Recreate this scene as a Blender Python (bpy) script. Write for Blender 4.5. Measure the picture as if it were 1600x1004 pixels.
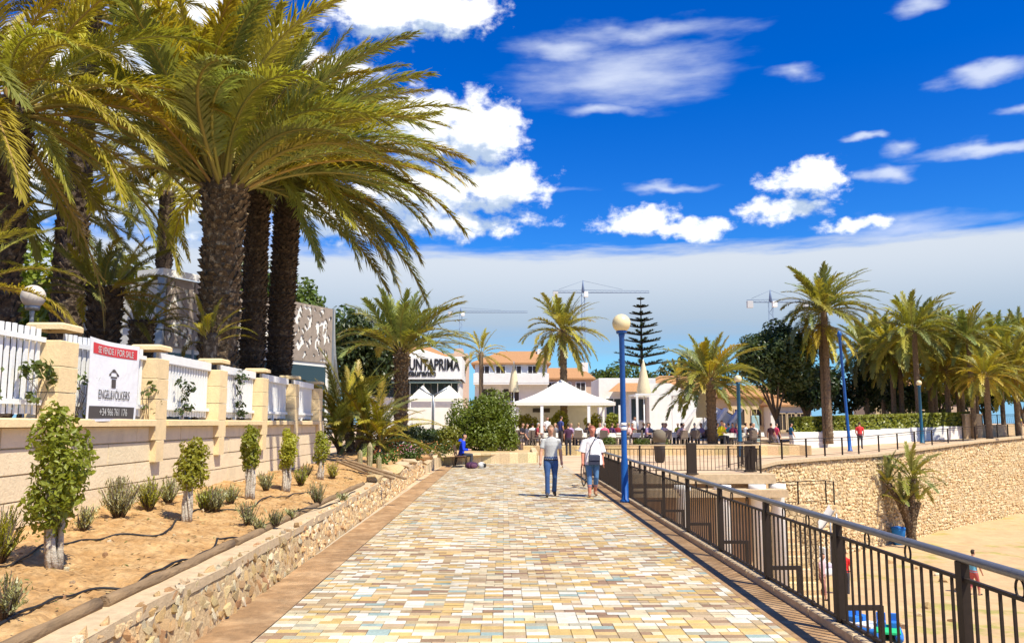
import bpy, bmesh, math, random
from mathutils import Vector, Matrix, Quaternion, kdtree
random.seed(7)
R = math.radians
for o in list(bpy.data.objects): bpy.data.objects.remove(o)
scn = bpy.context.scene
COL = scn.collection

# ------------------------------------------------------------------ camera
FPX, HOR, H = 1300.0, 158.0, 1.8
TH, YAW = math.atan(HOR / FPX), math.atan(-13 / FPX)
cam = bpy.data.cameras.new('camera'); cam.sensor_width = 36; cam.lens = 36 * FPX / 1600
cam.clip_start = 0.1; cam.clip_end = 3000
camo = bpy.data.objects.new('camera', cam); COL.objects.link(camo)
camo.location = (0, 0, H); camo.rotation_euler = (math.pi / 2 + TH, 0, YAW)
scn.camera = camo
scn.cycles.max_bounces = 6; scn.cycles.diffuse_bounces = 3; scn.cycles.transparent_max_bounces = 4
scn.render.resolution_x = 1024; scn.render.resolution_y = 642

def ray(px, py):
    u = (px - 800) / FPX; v = (502 - py) / FPX
    c, s = math.cos(TH), math.sin(TH); cy, sy = math.cos(YAW), math.sin(YAW)
    k = c - v * s
    return Vector((u * cy - sy * k, u * sy + cy * k, s + v * c))
def G(px, py, z=0.0):                       # pixel -> point on the level z
    r = ray(px, py); return r * ((z - H) / r.z) + Vector((0, 0, H))
def D(px, py, d):                           # pixel -> point at distance d down the promenade
    r = ray(px, py); return r * (d / r.y) + Vector((0, 0, H))

# ------------------------------------------------------------------ world, sun, exposure
SUN = Vector((0.42, -0.46, 1.0)).normalized()
scn.view_settings.view_transform = 'Standard'; scn.view_settings.look = 'None'
scn.view_settings.gamma = 1.0; scn.view_settings.exposure = 0.68
scn.view_settings.use_curve_mapping = False
w = bpy.data.worlds.new('World'); scn.world = w; w.use_nodes = True
nt = w.node_tree; nt.nodes.clear()
w.cycles.sampling_method = 'MANUAL'; w.cycles.sample_map_resolution = 256
class NB:
    """small node-building helper"""
    def __init__(s, nt): s.nt = nt
    def n(s, typ, ins=None, **kw):
        nd = s.nt.nodes.new(typ)
        for k, v in kw.items(): setattr(nd, k, v)
        for k, v in (ins or {}).items():
            if isinstance(v, bpy.types.NodeSocket): s.nt.links.new(v, nd.inputs[k])
            else: nd.inputs[k].default_value = v
        return nd
    def m(s, op, a, b=0.0, c=0.0, clamp=False):
        return s.n('ShaderNodeMath', {0: a, 1: b, 2: c}, operation=op, use_clamp=clamp).outputs[0]
    def v(s, op, a, b=(0, 0, 0)):
        nd = s.n('ShaderNodeVectorMath', {0: a, 1: b}, operation=op)
        return nd.outputs['Value'] if op in ('LENGTH', 'DOT_PRODUCT') else nd.outputs[0]
    def rng(s, val, a, b, c=0.0, d=1.0, smooth=True):
        return s.n('ShaderNodeMapRange', {0: val, 1: a, 2: b, 3: c, 4: d}, interpolation_type='SMOOTHSTEP' if smooth else 'LINEAR').outputs[0]
    def mix(s, f, a, b, blend='MIX'):
        nd = s.n('ShaderNodeMix', data_type='RGBA', blend_type=blend)
        for k, v in ((0, f), (6, a), (7, b)):
            if isinstance(v, bpy.types.NodeSocket): s.nt.links.new(v, nd.inputs[k])
            else: nd.inputs[k].default_value = v if k == 0 or len(v) == 4 else (*v, 1)
        return nd.outputs[2]
def azel(px, py):
    r = ray(px, py).normalized(); return math.degrees(math.atan2(r.x, r.y)), math.degrees(math.asin(r.z))
# cumulus heaps and thin veils: (px, py, half width px, half height px, weight); further ones all around the sky
CUM = [(430, 130, 190, 90, 1.0), (170, 150, 190, 110, 1.0), (300, 300, 200, 90, .9), (690, 12, 110, 42, 1.0), (600, 25, 110, 45, 1), (270, 20, 120, 60, 1), (60, 270, 110, 80, .9), (755, 207, 80, 68, 1.05), (660, 200, 90, 70, 1), (782, 292, 86, 50, 1.0), (650, 300, 130, 66, .95),
       (700, 350, 170, 28, .7), (520, 330, 130, 60, .8), (1000, 345, 85, 24, .85), (1080, 358, 80, 20, .8), (1262, 278, 70, 34, .95), (1230, 328, 90, 20, .75), (1340, 352, 50, 14, .6)]
VEIL = [(970, 120, 215, 62, .66), (990, 52, 205, 24, .55), (880, 75, 110, 26, .6), (940, 172, 85, 14, .6), (1545, 113, 80, 22, .95), (1540, 230, 120, 14, .8), (1350, 217, 32, 9, .85), (1412, 228, 34, 15, .6),
        (1385, 270, 50, 17, .8), (1045, 294, 95, 10, .62), (1240, 113, 42, 13, .5), (1440, 8, 46, 16, .6), (1420, 352, 150, 24, .5), (1600, 172, 40, 10, .5), (820, 297, 150, 6, .35)]
grp = bpy.data.node_groups.new('cloud_density', 'ShaderNodeTree')
grp.interface.new_socket('Vector', in_out='INPUT', socket_type='NodeSocketVector')
grp.interface.new_socket('Heap', in_out='OUTPUT', socket_type='NodeSocketFloat')
g = NB(grp); gi = g.n('NodeGroupInput').outputs[0]
wn = g.n('ShaderNodeTexNoise', {'Vector': gi, 'Scale': 0.42, 'Detail': 3.0, 'Roughness': .6})
wob = g.v('MULTIPLY', g.v('SUBTRACT', wn.outputs['Color'], (.5, .5, .5)), (3.2, 2.0, 0))
pos = g.v('ADD', gi, wob)
def blobs(g, p, lst):
    acc = None
    for (a, e, ha, he, wt) in lst:
        q = g.v('MULTIPLY', g.v('SUBTRACT', p, (a, e, 0)), (1 / ha, 1 / he, 0))
        f = g.m('MULTIPLY', g.m('SUBTRACT', 1.0, g.v('LENGTH', q)), wt)
        acc = f if acc is None else g.m('MAXIMUM', acc, f)
    return acc
DEG = math.degrees(1 / FPX)
def conv(l): return [(*azel(x, y), hw * DEG, hh * DEG, wt) for x, y, hw, hh, wt in l]
rc = random.Random(3)
around = [(s * rc.uniform(42, 178), rc.uniform(13, 50), rc.uniform(5, 10), rc.uniform(2, 4), 1.0) for s in (-1, 1, -1, 1, -1, 1, -1, 1)]
heap = blobs(g, pos, conv(CUM) + around)
det = g.n('ShaderNodeTexNoise', {'Vector': g.v('MULTIPLY', gi, (1, 1.5, 1)), 'Scale': 0.55, 'Detail': 6.0, 'Roughness': .62}).outputs[0]
heap = g.m('ADD', heap, g.m('MULTIPLY', g.m('SUBTRACT', det, .53), 1.5))
go = g.n('NodeGroupOutput'); grp.links.new(heap, go.inputs[0])
b = NB(nt)
tc = b.n('ShaderNodeTexCoord').outputs['Generated']
sp = b.n('ShaderNodeSeparateXYZ', {0: b.v('NORMALIZE', tc)})
AZ = b.m('MULTIPLY', b.m('ARCTAN2', sp.outputs[0], sp.outputs[1]), 57.2958)
EL = b.m('MULTIPLY', b.m('ARCSINE', sp.outputs[2]), 57.2958)
P = b.n('ShaderNodeCombineXYZ', {0: AZ, 1: EL, 2: 0.0}).outputs[0]
def dens(v):
    nd = b.n('ShaderNodeGroup'); nd.node_tree = grp; nt.links.new(v, nd.inputs[0]); return nd.outputs[0]
d0 = dens(P); d1 = dens(b.v('ADD', P, (0.7, 1.7, 0)))
ca = b.m('MULTIPLY', b.rng(d0, -0.05, 0.46), .95)
shade = b.rng(b.m('SUBTRACT', d0, b.m('MULTIPLY', d1, 1.25)), -0.5, 0.34)
ccol = b.mix(shade, (3.4, 4.2, 5.4), (8.6, 8.6, 8.6))
# veils: soft, drawn out along the wind
vn = b.n('ShaderNodeTexNoise', {'Vector': b.v('MULTIPLY', P, (.16, .8, 1)), 'Scale': 1.0, 'Detail': 5.0, 'Roughness': .55}).outputs[0]
vo = b.v('MULTIPLY', b.v('SUBTRACT', b.n('ShaderNodeTexNoise', {'Vector': b.v('MULTIPLY', P, (.5, 1, 1)), 'Scale': .7, 'Detail': 4.0}).outputs['Color'], (.5, .5, .5)), (3.6, 1.5, 0))
veil = blobs(b, b.v('ADD', P, vo), conv(VEIL))
va = b.m('MULTIPLY', b.rng(b.m('ADD', veil, b.m('MULTIPLY', b.m('SUBTRACT', vn, .5), .75)), 0.0, 0.75), .85)
# a pale bank of stratus lying all along the horizon
sn = b.n('ShaderNodeTexNoise', {'Vector': b.v('MULTIPLY', P, (.12, .9, 1)), 'Scale': 1.0, 'Detail': 6.0, 'Roughness': .6}).outputs[0]
el2 = b.m('ADD', EL, b.m('MULTIPLY', b.m('SUBTRACT', sn, .5), 2.6))
bank = b.m('MULTIPLY', b.rng(el2, 3.2, 7.0), b.rng(el2, 12.2, 10.9))
sky = b.n('ShaderNodeTexSky', sky_type='NISHITA', sun_disc=False, sun_elevation=math.asin(SUN.z), sun_rotation=math.atan2(SUN.x, SUN.y), altitude=10, air_density=1.0, dust_density=0.4, ozone_density=3.0)
sc = b.n('ShaderNodeHueSaturation', {'Hue': .515, 'Saturation': 1.5, 'Value': 1.0, 'Color': sky.outputs[0]}).outputs[0]
sc = b.mix(1.0, sc, (.46, .88, 1.1), 'MULTIPLY')
sc = b.mix(b.rng(EL, 9.0, -1.0, 0, .85), sc, (1.9, 3.9, 6.3))
c1 = b.mix(b.m('MULTIPLY', bank, .92), sc, b.mix(b.rng(EL, 5, 11.5), (2.7, 3.4, 4.2), (4.9, 5.25, 5.6)))
c2 = b.mix(va, c1, (5.0, 5.5, 6.6))
c3 = b.mix(ca, c2, ccol)
bg = b.n('ShaderNodeBackground', {0: c3, 1: 0.098})
nt.links.new(bg.outputs[0], b.n('ShaderNodeOutputWorld').inputs[0])
sl = bpy.data.lights.new('sun', 'SUN'); sl.energy = 4.5; sl.angle = R(0.53); sl.color = (1, .93, .765)
so = bpy.data.objects.new('sun', sl); COL.objects.link(so); so.rotation_euler = (-SUN).to_track_quat('-Z', 'Y').to_euler()

# ------------------------------------------------------------------ materials
MATS = {}
def mat(name, col, rough=.7, var=0.0, vscale=4.0, bump=0.0, bscale=20.0, col2=None, c2lo=.45, c2hi=.62, orand=0.0, metal=0.0, trans=0.0, detail=6.0, stretch=(1, 1, 1), spec=.35, voro=0.0, vsc=3.0, stain=0.0):
    if name in MATS: return MATS[name]
    m = bpy.data.materials.new(name); m.use_nodes = True; t = m.node_tree; t.nodes.clear(); k = NB(t)
    co = k.n('ShaderNodeTexCoord').outputs['Object']
    if orand or trans: pass
    cov = k.v('MULTIPLY', co, stretch)
    c = k.n('ShaderNodeRGB'); c.outputs[0].default_value = (*col, 1); c = c.outputs[0]
    n1 = k.n('ShaderNodeTexNoise', {'Vector': cov, 'Scale': vscale, 'Detail': detail, 'Roughness': .6}).outputs[0]
    if col2: c = k.mix(k.rng(n1, c2lo, c2hi), c, col2)
    vo_ = None
    if voro:
        vo_ = k.n('ShaderNodeTexVoronoi', {'Vector': cov, 'Scale': vsc}, feature='DISTANCE_TO_EDGE').outputs['Distance']
        vc = k.n('ShaderNodeTexVoronoi', {'Vector': cov, 'Scale': vsc}, feature='F1').outputs['Color']
        hv = k.n('ShaderNodeSeparateColor', {0: vc}).outputs[0]
        c = k.n('ShaderNodeHueSaturation', {'Value': k.rng(hv, 0, 1, 1 - voro * .5, 1 + voro * .35, False), 'Color': c}).outputs[0]
        c = k.mix(k.rng(vo_, 0.0, .05), [x * .72 for x in col], c)
    if var:
        n2 = k.n('ShaderNodeTexNoise', {'Vector': cov, 'Scale': vscale * 2.7, 'Detail': 8.0, 'Roughness': .65}).outputs[0]
        c = k.n('ShaderNodeHueSaturation', {'Value': k.rng(n2, .28, .72, 1 - var, 1 + var, False), 'Color': c}).outputs[0]
    if stain:                                          # worn and dirty patches with their own shape on the ground
        gp = k.n('ShaderNodeNewGeometry').outputs['Position']
        n3 = k.n('ShaderNodeTexNoise', {'Vector': gp, 'Scale': .55, 'Detail': 5.0, 'Roughness': .65}).outputs[0]; n4 = k.n('ShaderNodeTexNoise', {'Vector': gp, 'Scale': 3.1, 'Detail': 4.0, 'Roughness': .7}).outputs[0]
        c = k.n('ShaderNodeHueSaturation', {'Value': k.m('MULTIPLY', k.rng(n3, .38, .62, 1 - stain, 1.03), k.rng(n4, .30, .50, 1 - stain * 1.2, 1.0)), 'Color': c}).outputs[0]
    if orand:
        ri = k.n('ShaderNodeObjectInfo').outputs['Random']
        c = k.n('ShaderNodeHueSaturation', {'Hue': k.rng(ri, 0, 1, .5 - orand * .06, .5 + orand * .06, False), 'Value': k.rng(k.m('FRACT', k.m('MULTIPLY', ri, 17.3)), 0, 1, 1 - orand, 1 + orand, False), 'Color': c}).outputs[0]
    p = k.n('ShaderNodeBsdfPrincipled', {'Base Color': c, 'Roughness': rough, 'Metallic': metal, 'Specular IOR Level': spec})
    if bump:
        hgt = k.n('ShaderNodeTexNoise', {'Vector': cov, 'Scale': bscale, 'Detail': 8.0, 'Roughness': .6}).outputs[0]
        if vo_ is not None: hgt = k.m('ADD', hgt, k.m('MULTIPLY', k.rng(vo_, 0, .12), 1.6))
        bn = k.n('ShaderNodeBump', {'Height': hgt, 'Strength': bump, 'Distance': .04})
        t.links.new(bn.outputs[0], p.inputs['Normal'])
    out = k.n('ShaderNodeOutputMaterial')
    if trans:
        tl = k.n('ShaderNodeBsdfTranslucent', {'Color': k.mix(1.0, c, (1.35, 1.25, .5), 'MULTIPLY')})
        ms = k.n('ShaderNodeMixShader', {0: trans, 1: p.outputs[0], 2: tl.outputs[0]})
        t.links.new(ms.outputs[0], out.inputs[0])
    else: t.links.new(p.outputs[0], out.inputs[0])
    MATS[name] = m; return m
def leaf(name, col, orand=.3, tr=.3, var=.25, vs=1.3): return mat(name, col, .42, var=var, vscale=vs, orand=orand, trans=tr, spec=.45)

FR = leaf('frond_olive', (.31, .30, .055), tr=.3); FRY = leaf('frond_yellow', (.43, .365, .045), tr=.32); FRG = leaf('frond_green', (.24, .275, .09), tr=.28); FRD = mat('frond_straw', (.42, .29, .09), .8, var=.3, orand=.25, trans=.2)
RACH = mat('rachis', (.30, .26, .06), .6, orand=.2); RACHO = mat('rachis_orange', (.36, .24, .06), .6, orand=.2)
LEAF = leaf('leaf_mid', (.095, .135, .020)); LEAFD = leaf('leaf_dark', (.040, .065, .016)); LEAFY = leaf('leaf_yellow', (.24, .25, .03)); LEAFR = leaf('leaf_ficus', (.30, .32, .03), tr=.4); LEAFG = leaf('leaf_grey', (.30, .30, .13)); HEDGE = leaf('leaf_hedge', (.18, .215, .02))
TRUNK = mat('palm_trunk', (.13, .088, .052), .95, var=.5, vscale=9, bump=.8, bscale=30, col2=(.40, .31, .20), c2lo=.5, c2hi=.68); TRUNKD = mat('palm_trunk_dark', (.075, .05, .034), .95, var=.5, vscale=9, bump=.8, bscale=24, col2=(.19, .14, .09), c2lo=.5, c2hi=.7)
TRUNKF = mat('palm_trunk_far', (.20, .14, .085), .95, var=.4, vscale=3, bump=.5, bscale=14); BARK = mat('bark', (.10, .072, .05), .95, var=.4, bump=.6, bscale=18); BARKW = mat('bark_whitened', (.52, .46, .37), .9, var=.4, vscale=12, bump=.7, bscale=40, col2=(.25, .17, .10), c2lo=.5, c2hi=.7)
SOIL = mat('sandy_soil', (.40, .225, .085), .95, var=.34, vscale=4.5, bump=1.0, bscale=14, col2=(.52, .33, .15), c2lo=.38, c2hi=.66)
SAND = mat('beach_sand', (.53, .355, .185), .95, var=.16, vscale=.5, bump=1.0, bscale=2.6, col2=(.36, .31, .09), c2lo=.54, c2hi=.68)
STRIP = mat('brown_strip', (.37, .22, .105), .85, var=.3, vscale=2.2, bump=.4, bscale=60, col2=(.44, .28, .145), stain=.18); CONC = mat('pale_concrete', (.52, .39, .24), .9, var=.2, vscale=3, bump=.3, bscale=40)
MORT = mat('mortar', (.52, .37, .20), .95, var=.25, vscale=6, bump=.6, bscale=30); GROUT = mat('grout', (.46, .38, .27), .95, var=.2, vscale=5)
STONES = [mat('rubble_%d' % i, c, .92, var=.35, vscale=9, bump=.7, bscale=26, orand=.22) for i, c in enumerate([(.58, .42, .22), (.54, .36, .17), (.62, .48, .28), (.48, .29, .13), (.57, .38, .18), (.62, .52, .35)])]
SEAW = mat('sea_wall_stone', (.56, .405, .22), .95, var=.3, vscale=1.1, bump=1.0, bscale=7, col2=(.64, .49, .29), voro=.45, vsc=4.2)
WALL = mat('wall_plaster', (.80, .65, .43), .9, var=.10, vscale=1.6, bump=.3, bscale=24, orand=.05, col2=(.70, .555, .36), c2lo=.55, c2hi=.8); PILL = mat('pillar_stucco', (.80, .61, .34), .9, var=.10, vscale=3, bump=.25, bscale=40, orand=.05)
WHITE = mat('white_paint', (.82, .82, .80), .5, var=.05, vscale=3, bump=.1, bscale=30); WPL = mat('white_plaster', (.78, .76, .72), .9, var=.08, vscale=.9, bump=.2, bscale=12); CANV = mat('white_canvas', (.84, .82, .74), .8, var=.04, trans=.12); CREAMC = mat('cream_canvas', (.78, .68, .46), .8, var=.08, trans=.15)
IRON = mat('brown_iron', (.026, .017, .012), .6, var=.25, vscale=8, spec=.3); RAILG = mat('grey_handrail', (.16, .16, .165), .38, var=.15, vscale=6, metal=.35, spec=.5); BLACK = mat('black_plastic', (.016, .016, .018), .5, var=.2)
BLUE = mat('blue_lamp_paint', (.008, .085, .33), .42, var=.15, vscale=5); TEAL = mat('teal_lamp_paint', (.01, .09, .17), .45, var=.15)
GLOBE = mat('globe_plastic', (.74, .62, .36), .35, var=.06); GLOBEW = mat('globe_white', (.62, .56, .50), .35, var=.06)
TERRA = mat('terracotta', (.43, .225, .10), .9, var=.3, vscale=3, bump=.8, bscale=9, stretch=(4, 1, 1)); CREAMW = mat('cream_wall', (.66, .52, .33), .9, var=.1, vscale=1); PINKW = mat('pinkish_wall', (.58, .42, .31), .9, var=.1, vscale=1)
GLASS = mat('dark_glass', (.03, .045, .05), .12, spec=.6); SHADEW = mat('dark_interior', (.06, .05, .045), .9); STEEL = mat('grey_steel', (.33, .36, .40), .45, metal=.5, var=.1); SCREEN = mat('perforated_panel', (.30, .245, .20), .6, var=.2, vscale=2)
WOOD = mat('grey_log', (.25, .165, .09), .95, var=.35, vscale=6, bump=.7, bscale=30, stretch=(1, .15, 1)); DWOOD = mat('dark_wood', (.12, .06, .03), .7, var=.3, vscale=8)
RED = mat('red_print', (.60, .045, .055), .7, var=.05); GREYP = mat('grey_print', (.075, .065, .062), .7); BANN = mat('banner_vinyl', (.80, .80, .82), .55, var=.04, bump=.3, bscale=5); INK = mat('black_ink', (.02, .02, .022), .6)
PLAZA = mat('plaza_paving', (.60, .43, .27), .92, var=.16, vscale=.6, bump=.2, bscale=20, col2=(.50, .34, .21)); EARTH = mat('garden_earth', (.22, .15, .07), .95, var=.3, vscale=.7, bump=.6, bscale=6)
CRANE = mat('crane_steel', (.16, .22, .34), .6, var=.1); CONCW = mat('counterweight', (.5, .5, .5), .9, var=.1); YEL = mat('yellow_fabric', (.80, .62, .02), .7, var=.1); SKIN = mat('skin', (.56, .30, .19), .6, var=.06); SKINR = mat('skin_flushed', (.60, .23, .15), .6, var=.06)

# ------------------------------------------------------------------ mesh helpers
class MB:
    def __init__(s): s.v = []; s.f = []; s.mi = []; s.sm = []
    def add(s, vs, fs, mi=0, smooth=False):
        k = len(s.v); s.v += [tuple(p) for p in vs]; s.f += [tuple(i + k for i in f) for f in fs]; s.mi += [mi] * len(fs); s.sm += [smooth] * len(fs); return s
    def box(s, c, d, rz=0.0, mi=0, M=None):
        x, y, z = [q / 2 for q in d]; vs = [Vector((i * x, j * y, k * z)) for k in (-1, 1) for j in (-1, 1) for i in (-1, 1)]
        m = M if M else Matrix.Rotation(rz, 4, 'Z'); vs = [m @ p + Vector(c) for p in vs]
        return s.add(vs, [(0, 2, 3, 1), (4, 5, 7, 6), (0, 1, 5, 4), (2, 6, 7, 3), (0, 4, 6, 2), (1, 3, 7, 5)], mi)
    def bbox(s, c, d, bev=.008, mi=0):                       # box with a chamfered top
        x, y, z = [q / 2 for q in d]; e = bev; c = Vector(c); vs = []
        for zz, a in ((-z, 0), (z - e, 0), (z, e)):
            vs += [c + Vector((i * (x - a), j * (y - a), zz)) for i, j in ((-1, -1), (1, -1), (1, 1), (-1, 1))]
        fs = [(8, 9, 10, 11)]
        for r_ in (0, 4): fs += [(r_ + i, r_ + (i + 1) % 4, r_ + 4 + (i + 1) % 4, r_ + 4 + i) for i in range(4)]
        return s.add(vs, fs, mi)
    def tube(s, pts, rad, n=8, mi=0, caps=True, smooth=True, flat=1.0):
        pts = [Vector(p) for p in pts]; rad = rad if isinstance(rad, (list, tuple)) else [rad] * len(pts); vs = []; up = None
        for i, p in enumerate(pts):
            t = (pts[min(i + 1, len(pts) - 1)] - pts[max(i - 1, 0)]).normalized()
            if up is None: up = Vector((0, 1, 0)) if abs(t.z) > .9 else Vector((0, 0, 1))
            a = t.cross(up).normalized(); bb = a.cross(t).normalized(); up = bb
            r_ = rad[i]; rx, ry = r_ if isinstance(r_, tuple) else (r_, r_ * flat)
            vs += [p + a * (math.cos(2 * math.pi * j / n) * rx) + bb * (math.sin(2 * math.pi * j / n) * ry) for j in range(n)]
        fs = [(i * n + j, i * n + (j + 1) % n, (i + 1) * n + (j + 1) % n, (i + 1) * n + j) for i in range(len(pts) - 1) for j in range(n)]
        s.add(vs, fs, mi, smooth)
        if caps: s.f += [tuple(len(s.v) - len(vs) + j for j in range(n - 1, -1, -1)), tuple(len(s.v) - n + j for j in range(n))]; s.mi += [mi] * 2; s.sm += [False] * 2
        return s
    def lathe(s, prof, c=(0, 0, 0), n=16, mi=0, smooth=True):
        return s.tube([(c[0], c[1], c[2] + z) for r_, z in prof], [max(r_, .0005) for r_, z in prof], n, mi, True, smooth)
    def ball(s, c, r_, n=14, mi=0, sq=1.0):
        k = n // 2; return s.lathe([(r_ * math.sin(math.pi * i / k), -r_ * sq * math.cos(math.pi * i / k)) for i in range(k + 1)], c, n, mi)
    def quadgrid(s, fn, nu, nv, mi=0, smooth=True):
        vs = [fn(i / nu, j / nv) for j in range(nv + 1) for i in range(nu + 1)]
        return s.add(vs, [(j * (nu + 1) + i, j * (nu + 1) + i + 1, (j + 1) * (nu + 1) + i + 1, (j + 1) * (nu + 1) + i) for j in range(nv) for i in range(nu)], mi, smooth)
    def mesh(s, name, mats):
        me = bpy.data.meshes.new(name); me.from_pydata(s.v, [], s.f)
        for m in (mats if isinstance(mats, (list, tuple)) else [mats]): me.materials.append(m)
        me.polygons.foreach_set('material_index', s.mi); me.polygons.foreach_set('use_smooth', s.sm); me.update(); return me
    def build(s, name, mats, parent=None): return link(name, s.mesh(name, mats), parent)
def link(name, me, parent=None, loc=None, rz=None, sc=None):
    o = bpy.data.objects.new(name, me); COL.objects.link(o); o.parent = parent
    if loc is not None: o.location = loc
    if rz is not None: o.rotation_euler = (0, 0, rz) if not isinstance(rz, tuple) else rz
    if sc is not None: o.scale = sc if isinstance(sc, tuple) else (sc, sc, sc)
    return o
def tag(o, label=None, cat=None, group=None, kind=None):
    for k, v in (('label', label), ('category', cat), ('group', group), ('kind', kind)):
        if v: o[k] = v
    return o
def thing(name, label, cat, loc=(0, 0, 0), rz=0.0, group=None):
    o = bpy.data.objects.new(name, None); COL.objects.link(o); o.location = loc; o.rotation_euler = (0, 0, rz); o.empty_display_size = .2
    return tag(o, label, cat, group)
def copy_tree(o, parent=None):
    c = o.copy(); COL.objects.link(c); c.parent = parent
    for ch in o.children: copy_tree(ch, c)
    return c
def placed(o, loc, rz=0.0, label=None, sc=None):
    o.location = loc; o.rotation_euler = (0, 0, rz)
    if label: o['label'] = label
    if sc: o.scale = (sc, sc, sc)
    return o
def struct(name, mb, m): return tag(mb.build(name, m), kind='structure')
def text_mesh(body, size, m, ext=.004, sx=1.0, bold=0.0):
    cu = bpy.data.curves.new('lettering', 'FONT'); cu.body = body; cu.size = size; cu.extrude = ext; cu.align_x = 'CENTER'; cu.offset = bold
    o = bpy.data.objects.new('lettering', cu); COL.objects.link(o); bpy.context.view_layer.update()
    me = bpy.data.meshes.new_from_object(o.evaluated_get(bpy.context.evaluated_depsgraph_get()))
    bpy.data.objects.remove(o); me.materials.clear(); me.materials.append(m)
    for v in me.vertices: v.co.x *= sx
    return me
def rock_mesh(name, m, seed, d=(1, 1, 1)):
    rr = random.Random(seed); bm = bmesh.new()
    for i in range(15):
        q = Vector((rr.gauss(0, 1), rr.gauss(0, 1), rr.gauss(0, 1))).normalized(); q = Vector([math.copysign(abs(t) ** .7, t) for t in q]) * rr.uniform(.8, 1.15)
        bm.verts.new((q.x * .5 * d[0], q.y * .5 * d[1], q.z * .5 * d[2]))
    r_ = bmesh.ops.convex_hull(bm, input=bm.verts); bmesh.ops.delete(bm, geom=[v for v in bm.verts if not v.link_faces], context='VERTS')
    me = bpy.data.meshes.new(name); bm.to_mesh(me); bm.free(); me.materials.append(m); return me
def leafcloud(mb, n, blobs_, size, rr, mi=0, shell=.62, asp=1.9, up=.25):
    tot = sum(q[1] ** 2 for q in blobs_)
    for c, r_, *sq in blobs_:
        sq = sq[0] if sq else 1.0
        for _ in range(int(n * r_ * r_ / tot)):
            dv = Vector((rr.gauss(0, 1), rr.gauss(0, 1), rr.gauss(0, 1))).normalized(); k = r_ * (shell + (1.06 - shell) * rr.random() ** .6)
            p = Vector(c) + Vector((dv.x * k, dv.y * k, dv.z * k * sq))
            nrm = (dv + Vector((rr.gauss(0, .6), rr.gauss(0, .6), rr.gauss(0, .6) + up))).normalized(); a = nrm.orthogonal().normalized(); a.rotate(Quaternion(nrm, rr.uniform(0, 6.3))); bb = nrm.cross(a)
            s_ = size * rr.uniform(.6, 1.3); l = s_ * asp / 2; wd = s_ / 2
            mb.add([p - a * l, p + bb * wd + nrm * wd * .3, p + a * l, p - bb * wd + nrm * wd * .3], [(0, 1, 2, 3)], mi)

# ------------------------------------------------------------------ setting: beach, upland, promenade
SZ = -4.9
sea = MB().quadgrid(lambda u, v: (-900 + 1900 * u, -60 + 1600 * v, SZ), 8, 8)
struct('beach', sea, SAND)
from mathutils import noise as _n
def sandz(x, y): return SZ + .05 + .10 * _n.noise((x * .35, y * .35, 0)) + .05 * _n.noise((x * 1.3, y * 1.3, 4)) + .03 * _n.noise((x * 3.1, y * 3.1, 9))
struct('beach_foreshore', MB().quadgrid(lambda u, v: (3.1 + 56 * u, 4 + 74 * v, sandz(3.1 + 56 * u, 4 + 74 * v)), 230, 300), SAND)
EDGE = [(3.02, -40, 0), (3.02, 30, 0), (9.4, 30.2, 0), (9.6, 33.5, 0), (12.2, 38.6, 0), (16.2, 43, 0), (20.8, 47.4, 0), (26.8, 53, .25), (33, 58.6, .5), (41.5, 66, .75), (56, 76, .9), (120, 120, 1.0), (500, 380, 1.0)]
FAR = [(-800, -40, 0), (-800, 200, 0), (-600, 600, 0), (-400, 800, 0), (-200, 900, 0), (-50, 950, 0), (60, 980, 0), (120, 980, .25), (200, 970, .5), (280, 950, .75), (360, 920, .9), (480, 880, 1), (700, 760, 1)]
up = MB()
n = len(EDGE); up.add([(x, y, z - .012) for x, y, z in EDGE] + [(x, y, z - .012) for x, y, z in FAR], [(i, i + 1, n + i + 1, n + i) for i in range(n - 1)])
up.add([(x, y, z - .012) for x, y, z in EDGE] + [(x, y, SZ - .3) for x, y, z in EDGE], [(i, n + i, n + i + 1, i + 1) for i in range(n - 1)])
struct('plaza_ground', up, PLAZA)

# multicoloured tiles of the promenade
TX0, TX1 = -2.06, 2.43
TC = [((.66, .60, .51), 20), ((.60, .49, .32), 18), ((.56, .38, .14), 15), ((.42, .30, .17), 11), ((.31, .19, .115), 9), ((.46, .33, .21), 7), ((.30, .37, .345), 4), ((.38, .34, .25), 6), ((.62, .50, .33), 8), ((.56, .38, .17), 8)]
TM = [mat('tile_%d' % i, (c[0] * 1.02, c[1] * 1.06, c[2] * 1.04), .75, var=.12, vscale=9, bump=.25, bscale=60, orand=.09, stain=.13) for i, (c, _) in enumerate(TC)]
tw = [q for _, q in TC]
pav = tag(thing('promenade_paving', None, None), kind='structure')
base = MB().quadgrid(lambda u, v: (-2.62 + 5.25 * u, -4 + 50 * v, -.004), 4, 30); struct('promenade_bed', base, GROUT)
TW, TD, GAP = .196, .106, .005
tile_me = {}
def tile_mesh(ci, half):
    if (ci, half) not in tile_me:
        L = (TW / 2 if half else TW) - GAP; tile_me[ci, half] = MB().bbox((0, 0, 0), (L, TD - GAP, .02), .004).mesh('paving_tile', TM[ci])
    return tile_me[ci, half]
rest = MB(); rt = random.Random(11); row = 0; single = 0; y = 3.0
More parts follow.
